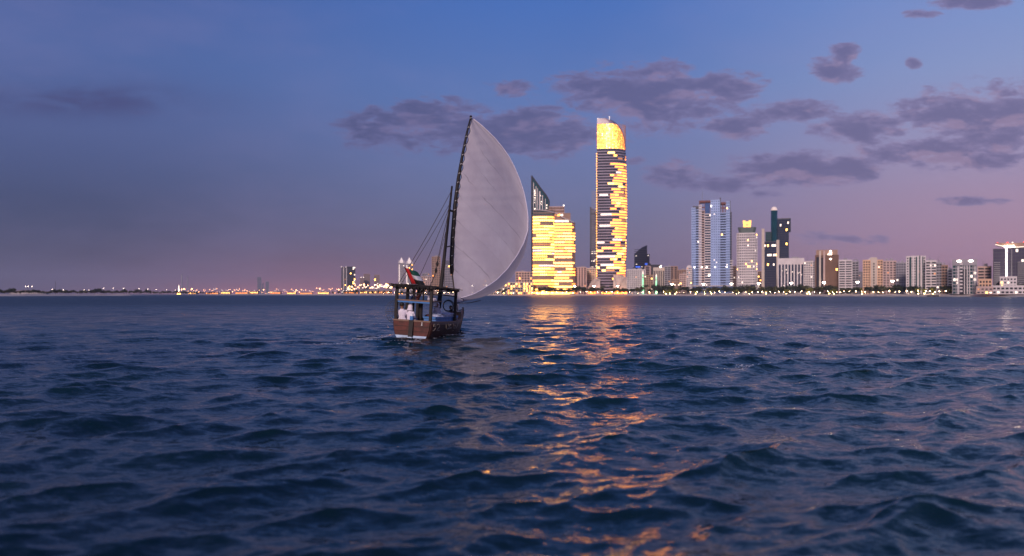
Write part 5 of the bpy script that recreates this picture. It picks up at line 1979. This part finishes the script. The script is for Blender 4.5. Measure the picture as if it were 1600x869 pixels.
    # ---------------- sail
    edge = [(183, 735.6), (192, 748), (200, 757), (215, 772.5), (230, 785), (245, 795.5), (260, 803.5), (280, 812), (300, 818.5), (320, 823), (340, 826), (360, 826.5), (380, 824), (400, 818),
            (420, 808), (435, 798.5), (445, 790), (455, 778), (462, 766), (468, 748), (473, 722)]
    curl = [(183, 1.0), (300, 1.0), (330, .996), (360, .985), (380, .95), (400, .905), (420, .85), (435, .78), (445, .72), (455, .66), (462, .62), (468, .60), (473, .6)]

    def itp(tab, y):
        for a, c in zip(tab, tab[1:]):
            if a[0] <= y <= c[0]:
                return a[1] + (c[1] - a[1]) * (y - a[0]) / (c[0] - a[0])
        return tab[-1][1] if y > tab[-1][0] else tab[0][1]
    NT_, NS = 96, 40
    rows = []
    for i in range(NT_ + 1):
        t = i / NT_
        y = 472.5 - (472.5 - 184.0) * t
        if y < 428:
            lx, lY = yard_at(y)
            n_sc = 17
            ph = (428 - y) / (428 - 184) * n_sc
            sc = abs(math.sin(math.pi * ph)) * (2.9 if y < 330 else 1.5)
            lx += 1.6 + sc * min(1, (y - 184) / 20)
        else:
            u = (y - 428) / (472.5 - 428)
            lx = 707.2 + 5.3 * u
            lY = 51.1 - .7 * u
        ex = itp(edge, y)
        W = max(.2, ex - lx)
        ce = itp(curl, y)
        row = []
        th_end = math.pi - math.asin(min(1, ce)) if ce < .999 else math.pi / 2
        deep = 2.7 * math.sin(math.pi * min(1, (y - 184) / 330 + .02)) + .15
        for j in range(NS + 1):
            s = j / NS
            th = th_end * s
            a = W * math.sin(th)
            bd = deep * (1 - math.cos(2 * th)) * .5 * (1.0 if th < math.pi / 2 else 1.0) if th <= math.pi / 2 else deep * (1 - math.cos(2 * th)) * .5 - (th - math.pi / 2) * 2.4
            # the leech swings back towards the stern
            bd -= 1.9 * s ** 2.4 * (1 - t) ** .5
            # foot of the sail rises outward
            yy = y - (0.0 if t > .12 else (0.12 - t) / .12 * 7.0 * s ** 2)
            # shallow cloth wrinkles radiating from the tack and along the seams
            wr = .10 * math.sin(7 * s + 13 * t) * s * (1 - s) + .03 * math.sin(30 * (s * .62 + t)) * (1 - .6 * s) + .03 * math.sin(2 * math.pi * 17 * t) * math.exp(-9 * s)
            row.append(L(lx + a, yy, lY + bd + wr))
        rows.append(row)
    m = MB()
    m.loft(rows, 0, False, False)
    sailm = bpy.data.materials.new('sail_cloth')
    sailm.use_nodes = True
    t = sailm.node_tree
    h = NT(t)
    bs = t.nodes['Principled BSDF']
    uvn = h.n('ShaderNodeUVMap')
    sp = h.n('ShaderNodeSeparateXYZ')
    t.links.new(uvn.outputs[0], sp.inputs[0])
    U, V_ = sp.outputs[0], sp.outputs[1]
    nz = h.noise(uvn.outputs[0], 5.0, 6, 0.65)
    nf = h.noise(uvn.outputs[0], 46.0, 4, 0.6)
    base = h.mix(h.smooth(nz, .3, .72), (0.64, 0.58, 0.63, 1), (0.74, 0.69, 0.73, 1))
    base = h.mix(h.smooth(nf, .62, .78, 0, .22), base, (0.28, 0.25, 0.27, 1))
    # stitched seams run diagonally, grubby along parts of their length
    dg = h.m('ADD', h.m('MULTIPLY', U, .62), h.m('MULTIPLY', V_, 1.0))
    dg = h.m('ADD', dg, h.m('MULTIPLY', nz, .035))
    fr = h.m('ABSOLUTE', h.m('SUBTRACT', h.m('FRACT', h.m('MULTIPLY', dg, 7.5)), .5))
    line = h.smooth(fr, .012, .035, 1, 0)
    patch = h.smooth(h.noise(uvn.outputs[0], 4.2, 3, .5), .46, .60)
    base = h.mix(h.m('MULTIPLY', h.m('MULTIPLY', line, patch), .32), base, (0.10, 0.085, 0.09, 1))
    fine = h.smooth(fr, .015, .05, 1, 0)
    base = h.mix(h.m('MULTIPLY', fine, .05), base, (0.2, 0.18, 0.2, 1))
    wn = h.n('ShaderNodeTexWhiteNoise', noise_dimensions='1D')
    h.put(wn.inputs['W'], h.m('FLOOR', h.m('ADD', h.m('MULTIPLY', dg, 7.5), .5)))
    base = h.mix(h.m('MULTIPLY', wn.outputs['Value'], .13), base, (0.40, 0.34, 0.38, 1))
    h.put(bs.inputs['Base Color'], base)
    bs.inputs['Roughness'].default_value = 0.9
    bs.inputs['Specular IOR Level'].default_value = 0.1
    bp = h.n('ShaderNodeBump')
    bp.inputs['Strength'].default_value = .25
    bp.inputs['Distance'].default_value = .05
    h.put(bp.inputs['Height'], h.m('ADD', h.noise(uvn.outputs[0], 9, 5, .6), h.m('MULTIPLY', fine, .4)))
    t.links.new(bp.outputs[0], bs.inputs['Normal'])
    tl = h.n('ShaderNodeBsdfTranslucent')
    h.put(tl.inputs[0], base)
    mx = h.n('ShaderNodeMixShader')
    mx.inputs[0].default_value = .45
    t.links.new(bs.outputs[0], mx.inputs[1])
    t.links.new(tl.outputs[0], mx.inputs[2])
    tr = h.n('ShaderNodeBsdfTransparent')
    mx2 = h.n('ShaderNodeMixShader')
    mx2.inputs[0].default_value = .04
    t.links.new(mx.outputs[0], mx2.inputs[1])
    t.links.new(tr.outputs[0], mx2.inputs[2])
    t.links.new(mx2.outputs[0], t.nodes['Material Output'].inputs['Surface'])
    so = m.build('sail', sailm, root, True)
    uv = so.data.uv_layers.new(name='UVMap')
    w_ = NS + 1
    uvs = np.zeros((len(so.data.loops), 2), dtype=np.float32)
    vi = np.zeros(len(so.data.loops), dtype=np.int32)
    so.data.loops.foreach_get('vertex_index', vi)
    uvs[:, 0] = (vi % w_) / NS
    uvs[:, 1] = (vi // w_) / NT_
    uv.data.foreach_set('uv', uvs.ravel())
    # bolt ropes along the edges and lacing to the yard
    def sub(name, P, r, m_):
        g = MB()
        g.tube(P, r, 5)
        g.build(name, m_, so)
    sub('bolt_rope', [r_[0] for r_ in rows], .022, ROPE)
    sub('bolt_rope', [r_[-1] for r_ in rows], .025, CLOTHW)
    sub('bolt_rope', rows[0], .025, ROPE)
    for k in range(1, 18):
        y = 428 - (428 - 184) * k / 17.0
        yx, yY = yard_at(max(184, y))
        i = min(range(NT_ + 1), key=lambda q: abs((472.5 - 288.5 * q / NT_) - y))
        sub('lacing', [L(yx - 1.0, y + 1, yY - .12), L(yx + .8, y, yY - .14), rows[i][0], L(yx + .8, y - 1, yY + .12)], .02, ROPEW)
    return root


dhow()


# ------------------------------------------------------------------ foam round the hull and in the wake, light streak to port
def wake():
    r2 = random.Random(21)
    g = MB()

    def fleck(x, y, rx, ry):
        z = sea_z(x, y) + .025
        n = 7
        g.add([(x, y, z + .01)] + [(x + rx * r2.uniform(.6, 1.2) * math.cos(2 * math.pi * k / n), y + ry * r2.uniform(.6, 1.2) * math.sin(2 * math.pi * k / n), z) for k in range(n)], [(0, 1 + k, 1 + (k + 1) % n) for k in range(n)])
    for k in range(330):
        back = -.2 - 7.0 * r2.random() ** 1.6
        spread = .8 + .22 * abs(back)
        side = r2.choice((-1, 1))
        p = DHM @ Vector((side * spread * (1 - .5 * r2.random() ** 2), back, 0))
        fleck(p.x, p.y, r2.uniform(.02, .10), r2.uniform(.02, .07))
    for k in range(150):
        u = r2.uniform(.2, 8.4)
        b_, zs, zk = hull_half(u)
        p = DHM @ Vector((r2.choice((-1, 1)) * (b_ * .93 + r2.uniform(.0, .28)), u, 0))
        fleck(p.x, p.y, r2.uniform(.02, .08), r2.uniform(.02, .08))
    for k in range(90):  # smear of reflected light to port, modelled as pale flecks
        p = DHM @ Vector((-1.4 - 1.9 * r2.random(), -.4 + r2.uniform(-.5, .5), 0))
        fleck(p.x, p.y, r2.uniform(.04, .20), r2.uniform(.015, .05))
    for k in range(60):                       # one small breaking crest to the right
        x, y = 8.15 + r2.gauss(0, .20), 27.6 + r2.gauss(0, .12)
        fleck(x, y, r2.uniform(.015, .05), r2.uniform(.01, .04))
    o = g.build('wake_foam_and_glint', mat('foam', (0.55, 0.56, 0.60), .7, var=.1, vscale=5))
    tag(o, 'scattered white foam flecks round the dhow and in its wake, light streak at left', 'foam', kind='stuff')


wake()


# ------------------------------------------------------------------ flag on the dhow
def flag():
    base = DHM @ Vector((-.10, .10, 2.80))
    top = at(632.2, 417.5, 44.9)
    root = empty('flag', base)
    tag(root, 'flag with red band and green, white and black stripes flying over the dhow stern', 'flag')
    M = Matrix.Translation(-base)
    b = MB()
    b.tube([M @ base, M @ top], .022, 6)
    b.build('staff', WOODD, root)
    p0 = base.lerp(top, .18)
    p1 = base.lerp(top, .97)
    RED = mat('flag_red', (0.42, 0.012, 0.014), .8, var=.1, vscale=8)
    GRN = mat('flag_green', (0.004, 0.07, 0.045), .8, var=.1, vscale=8)
    WHT = mat('flag_white', (0.6, 0.6, 0.62), .8, var=.1, vscale=8)
    BLK = mat('flag_black', (0.008, 0.008, 0.009), .8, var=.1, vscale=8)

    def P(u, v):       # u along the fly, v from bottom to top
        q = p0.lerp(p1, v)
        fl = .84 * u
        x = fl * (.92 - .05 * v)
        z = -.16 * fl - .22 * fl * fl * (.3 + .8 * v) + .05 * math.sin(7 * u + 2 * v) * u
        if v < .34:
            z += .10 * fl * math.sin(3 * u)
        yy = .16 * math.sin(6.5 * u + 1.4 * v) * min(1, u * 3)
        return M @ (q + Vector((x, yy, z)))

    def patch(name, u0, u1, v0, v1, m_):
        g = MB()
        g.loft([[P(u0 + (u1 - u0) * i / 12, v0 + (v1 - v0) * j / 6) for j in range(7)] for i in range(13)], 0, False, False)
        o = g.build(name, m_, root, True)
        s = o.modifiers.new('thick', 'SOLIDIFY')
        s.thickness = .006
    patch('red_band', 0, .30, 0, 1, RED)
    patch('green_stripe', .30, 1, .667, 1, GRN)
    patch('white_stripe', .30, 1, .333, .667, WHT)
    patch('black_stripe', .30, 1, 0, .333, BLK)


flag()


# ------------------------------------------------------------------ people aboard
def person(label, loc, face, pose, top, low, hair, hairkind='hair', lean=0.0, scale=1.0):
    """one continuous remeshed body; loc is the seat (or sole) point in dhow coordinates, face the yaw there"""
    b = MB()

    def limb(pts, rad):
        b.tube(pts, rad, 10)
        for p, r in zip(pts, rad):
            b.ball(p, r * .98, 0, 10, 8)
    if pose == 'sit':
        hipz = .12
        sh, nk, hd = .56, .66, .80
        for s in (-1, 1):
            limb([(s * .10, 0, hipz), (s * .13, .42, hipz + .02), (s * .13, .44, -.36)], [.105, .07, .048])
            b.tube([(s * .13, .40, -.40), (s * .14, .62, -.42)], [.045, .03], 8)
            el = (s * .27, .06, .30)
            wr = (s * .16, .27, .22)
            limb([(s * .19, 0, sh - .03), el, wr], [.062, .046, .034])
            hand = wr
    else:
        hipz = .88
        sh, nk, hd = 1.38, 1.48, 1.62
        for s in (-1, 1):
            limb([(s * .10, 0, hipz), (s * .11, .03, .48), (s * .11, 0, .07)], [.10, .07, .05])
            b.tube([(s * .11, -.04, .04), (s * .12, .18, .03)], [.05, .035], 8)
            el = (s * .27, .02, 1.10)
            wr = (s * .24, .18, .92)
            limb([(s * .19, 0, sh - .03), el, wr], [.062, .046, .034])
    # torso
    n = 12
    rings = []
    for z, rx, ry in ((hipz - .10, .13, .10), (hipz, .17, .12), (hipz + .16, .155, .11), (sh - .18, .185, .125), (sh - .04, .19, .11), (sh + .03, .11, .08), (nk, .055, .055)):
        rings.append([(rx * math.cos(2 * math.pi * k / n), ry * math.sin(2 * math.pi * k / n), z) for k in range(n)])
    b.loft(rings)
    b.tube([(0, 0, sh), (0, .01, hd - .05)], [.06, .055], 8)
    b.ball((0, .02, hd), .10, 0, 12, 10, 1.22)
    b.ball((0, .115, hd - .02), .022, 0, 6, 5, 1.4)          # nose
    b.ball((0, .085, hd - .085), .045, 0, 8, 6)              # chin
    for s in (-1, 1):
        b.ball((s * .10, .01, hd - .01), .026, 0, 6, 5, 1.4)
        wr = Vector((s * .16, .27, .22)) if pose == 'sit' else Vector((s * .24, .18, .92))
        dv = Vector((-s * .35, 1, -.25)).normalized() if pose == 'sit' else Vector((0, .35, -1)).normalized()
        side = dv.cross(Vector((0, 0, 1)))
        side = side.normalized() if side.length > .1 else Vector((1, 0, 0))
        up = side.cross(dv)
        pal = wr + dv * .055
        b.tube([wr, pal + dv * .03], [.034, .038], 8)
        for q in range(4):
            o = pal + side * (-.03 + .02 * q) + dv * .03
            ln = (.062, .074, .07, .055)[q]
            b.tube([o, o + dv * ln * .6 - up * .012, o + dv * ln - up * .035], [.012, .011, .009], 6)
        b.tube([pal - side * .03 * s, pal - side * .06 * s + dv * .03, pal - side * .055 * s + dv * .06], [.014, .012, .010], 6)
    tmp = b.build('body_source', SKIN)
    rm = tmp.modifiers.new('skin', 'REMESH')
    rm.mode = 'VOXEL'
    rm.voxel_size = .017
    smm = tmp.modifiers.new('sm', 'SMOOTH')
    smm.factor = .5
    smm.iterations = 3
    dg = bpy.context.evaluated_depsgraph_get()
    me = bpy.data.meshes.new_from_object(tmp.evaluated_get(dg))
    bpy.data.objects.remove(tmp)
    me.materials.clear()
    for m_ in (SKIN, top, low):
        me.materials.append(m_)
    wz = (sh + .03)
    for p in me.polygons:
        c = p.center
        r_ = math.hypot(c.x, c.y)
        mi = 1
        if c.z > nk - .03 and r_ < .2:
            mi = 0
        elif pose == 'sit':
            hx = abs(c.x)
            if c.y > .25 and c.z > .16 and hx < .25 and c.z < .34 and not (.06 < hx < .22 and c.z < .205):
                mi = 0
            elif c.z < .22 and (c.y > .10 or c.z < .08):
                mi = 2
            if c.z < -.36:
                mi = 0
        else:
            if c.z < .06:
                mi = 0
            elif c.z < .93 and abs(c.x) > .20:
                mi = 0
            elif c.z < .86:
                mi = 2
        p.material_index = mi
        p.use_smooth = True
    wl = DHM @ Vector(loc)
    root = bpy.data.objects.new('person', me)
    COL.objects.link(root)
    root.location = wl
    root.rotation_euler = (R(-lean), 0, DH_ROT[2] + face)
    root.scale = (scale,) * 3
    tag(root, label, 'person', 'people aboard the dhow')
    g = MB()
    n = 14
    rg = []
    if hairkind == 'hair':
        for k in range(6):
            th = (k + .3) / 6 * math.pi * .56
            rg.append([(.108 * math.sin(th) * math.cos(2 * math.pi * i / n), -.008 + .112 * math.sin(th) * math.sin(2 * math.pi * i / n) , hd + .03 + .105 * math.cos(th) - (.05 if math.sin(2 * math.pi * i / n) < .2 and k == 5 else 0)) for i in range(n)])
        g.loft(list(reversed(rg)))
        o = g.build('hair', hair, root, True)
    else:
        prof = [(.03, .135), (.085, .11), (.118, .04), (.125, -.04), (.15, -.12), (.17, -.18)]
        for r_, z in prof:
            rg.append([(r_ * math.cos(2 * math.pi * i / n), -.012 + r_ * (.98 if math.sin(2 * math.pi * i / n) < .3 else (.9 if z > .02 else .45)) * math.sin(2 * math.pi * i / n), hd + z) for i in range(n)])
        g.loft(list(reversed(rg)), 0, True)
        o = g.build('headscarf', hair, root, True)
    if top is CLOTHW and pose == 'stand':
        # long robe skirt hanging from the waist
        k_ = MB()
        rr = [(.205, .15, .95), (.21, .17, .7), (.23, .19, .4), (.25, .20, .12)]
        k_.loft([[(a * math.cos(2 * math.pi * i / 14), c * math.sin(2 * math.pi * i / 14), z) for i in range(14)] for a, c, z in reversed(rr)])
        k_.build('robe_skirt', top, root, True)
    return root


person('person in white shirt with dark hair sitting at the left of the dhow stern', (-.74, .34, .80), R(12), 'sit', CLOTHW, CLOTHN, HAIR, 'hair', -4, 1.22)
person('person in white robe and white headscarf sitting beside the rudder', (-.31, .36, .74), R(-24), 'sit', CLOTHW, CLOTHW, CLOTHW, 'scarf', 6, 1.2)
person('person in white robe standing in the middle of the dhow', (.62, 2.6, .28), R(170), 'stand', CLOTHW, CLOTHW, CLOTHW, 'scarf', 0, .97)
person('person in white sitting up on the dhow platform', (.52, 1.2, 2.07), R(-100), 'sit', CLOTHW, CLOTHW, HAIR, 'hair', 0, .82)
person('person in pale shirt sitting farther in at the left side of the dhow', (-.95, 2.5, .74), R(-80), 'sit', CLOTHS, CLOTHN, HAIR, 'hair', 0, 1.05)
person('person in maroon shirt lying back on the dhow platform', (-.15, .9, 2.07), R(95), 'sit', CLOTHK, CLOTHN, HAIR, 'hair', -32, .72)
person('person in maroon shirt sitting forward by the mast', (.7, 5.1, .62), R(60), 'sit', CLOTHK, BUND, HAIR, 'hair', 4, 1.0)
person('person in brown clothes sitting forward near the bow', (.3, 6.2, .95), R(120), 'sit', BUND, BUND, HAIR, 'hair', 4, .85)


# ------------------------------------------------------------------ loose things aboard
def aboard():
    def lump(name, label, cat, loc, size, m_, seed, jit=.14):
        g = MB()
        r2 = random.Random(seed)
        seg, ring = 16, 10
        rings = []
        for k in range(1, ring):
            th = math.pi * k / ring
            row = []
            for i in range(seg):
                ph = 2 * math.pi * i / seg
                q = 1 + r2.uniform(-jit, jit)
                cx, sx = math.cos(ph), math.sin(ph)
                ex = lambda v: math.copysign(abs(v) ** .6, v)
                row.append((size[0] * ex(math.sin(th)) * ex(cx) * q, size[1] * ex(math.sin(th)) * ex(sx) * q, size[2] * (-ex(math.cos(th))) * q))
            rings.append(row)
        g.loft(rings)
        o = g.build(name, m_, None, True)
        o.location = DHM @ Vector(loc)
        o.rotation_euler = DH_ROT
        tag(o, label, cat)
        return o
    # blue tarpaulin chest with bedding on top, along the starboard rail
    root = empty('storage_chest', DHM @ Vector((.74, 2.9, .28)), DH_ROT)
    tag(root, 'blue tarpaulin covered chest along the dhow starboard rail', 'chest')
    g = MB()
    g.loft([[(-.38, -1.9, 0), (.34, -1.9, 0), (.36, 2.0, 0), (-.36, 2.0, 0)], [(-.42, -2.0, .55), (.36, -1.95, .60), (.38, 2.05, .62), (-.38, 2.05, .58)], [(-.40, -1.95, .86), (.30, -1.9, .84), (.34, 2.0, .82), (-.36, 2.0, .86)]])
    o = g.build('body', CLOTHB, root)
    g = MB()
    g.box2((-.44, -2.02, .80), (.38, 2.08, .90))
    g.build('lid', BLUEP, root)
    lump('bedding', 'crumpled pale blue and white bedding heaped on the blue chest', 'bedding', (.80, 3.1, 1.24), (.36, 1.5, .13), CLOTHS, 3, .22)
    lump('bundle', 'brown sacking bundle by the foot of the mast', 'bundle', (.2, 5.3, .75), (.6, .45, .5), BUND, 4)
    lump('bundle', 'smaller brown bundle near the forward canopy post', 'bundle', (.62, 5.9, .95), (.34, .45, .42), BUND, 5)
    lump('bundle', 'dark maroon sack under the canopy beside the inner post', 'bundle', (.35, 1.9, 1.1), (.28, .3, .17), CLOTHK, 6)
    # white jerry can
    root = empty('water_can', DHM @ Vector((.5, 6.6, 1.38)), (DH_ROT[0], R(12), DH_ROT[2]))
    tag(root, 'tall white plastic can standing on the forward bundles', 'can')
    g = MB()
    g.loft([[(a * math.cos(2 * math.pi * k / 10), a * math.sin(2 * math.pi * k / 10), z) for k in range(10)] for a, z in ((.09, -.1), (.10, 0), (.10, .34), (.05, .42), (.045, .48))])
    g.build('body', WHITEP, root, True)
    g = MB()
    g.loft([[(.055 * math.cos(2 * math.pi * k / 8), .055 * math.sin(2 * math.pi * k / 8), z) for k in range(8)] for z in (.475, .53)])
    g.build('cap', BLUEP, root)
    # coil of rope hung on a hoop near the forward post
    g = MB()
    for k in range(3):
        r_ = .30 + .03 * k
        g.tube([(r_ * math.cos(2 * math.pi * i / 20), .05 * k, r_ * math.sin(2 * math.pi * i / 20)) for i in range(21)], .018, 5)
    o = g.build('rope_coil', ROPE)
    o.location = DHM @ Vector((.55, 4.6, 1.75))
    o.rotation_euler = (0, 0, DH_ROT[2])
    tag(o, 'coil of dark rope hanging between mast and forward post', 'rope')
    # wire fish trap slung outside the port quarter
    root = empty('fish_trap', DHM @ Vector((-1.30, .9, 1.35)), (0, 0, DH_ROT[2]))
    tag(root, 'domed wire fish trap slung over the left side of the dhow', 'fish trap')
    g = MB()
    n = 14
    RR = .66
    for k in range(n):
        ph = 2 * math.pi * k / n
        g.tube([(RR * math.sin(t) * math.cos(ph) * .85 - .12, RR * math.sin(t) * math.sin(ph), RR * math.cos(t)) for t in [math.pi * q / 12 for q in range(13)]], .0065, 3)
    for k in range(1, 9):
        t = math.pi * k / 9
        g.tube([(RR * math.sin(t) * math.cos(p) * .85 - .12, RR * math.sin(t) * math.sin(p), RR * math.cos(t)) for p in [2 * math.pi * q / 20 for q in range(21)]], .0065, 3)
    g.build('wire_mesh', NYLON, root, kind='stuff')
    g = MB()
    g.tube([(RR * .85 * math.cos(p) - .12, RR * math.sin(p), 0) for p in [2 * math.pi * q / 24 for q in range(25)]], .014, 4)
    g.build('hoop', NYLON, root)
    g = MB()
    g.tube([(-.1, 0, RR), (.1, -.1, 1.0), (.27, -.3, 1.44)], .012, 4)
    g.build('sling', ROPE, root)


aboard()


# ------------------------------------------------------------------ tell small sets of look-alikes apart by their order along the shore
def order_labels():
    sets = {}
    for o in scene.objects:
        if o.parent is None and 'label' in o and 'group' in o:
            sets.setdefault(o['label'], []).append(o)
    word = ['first', 'second', 'third', 'fourth', 'fifth', 'sixth', 'seventh', 'eighth', 'ninth', 'tenth', 'eleventh', 'twelfth']
    for lab, objs in sets.items():
        if 1 < len(objs) <= 12:
            objs.sort(key=lambda o: o.location.x / max(1.0, o.location.y))
            for k, o in enumerate(objs):
                o['label'] = lab + ', ' + word[k] + ' from left'


order_labels()
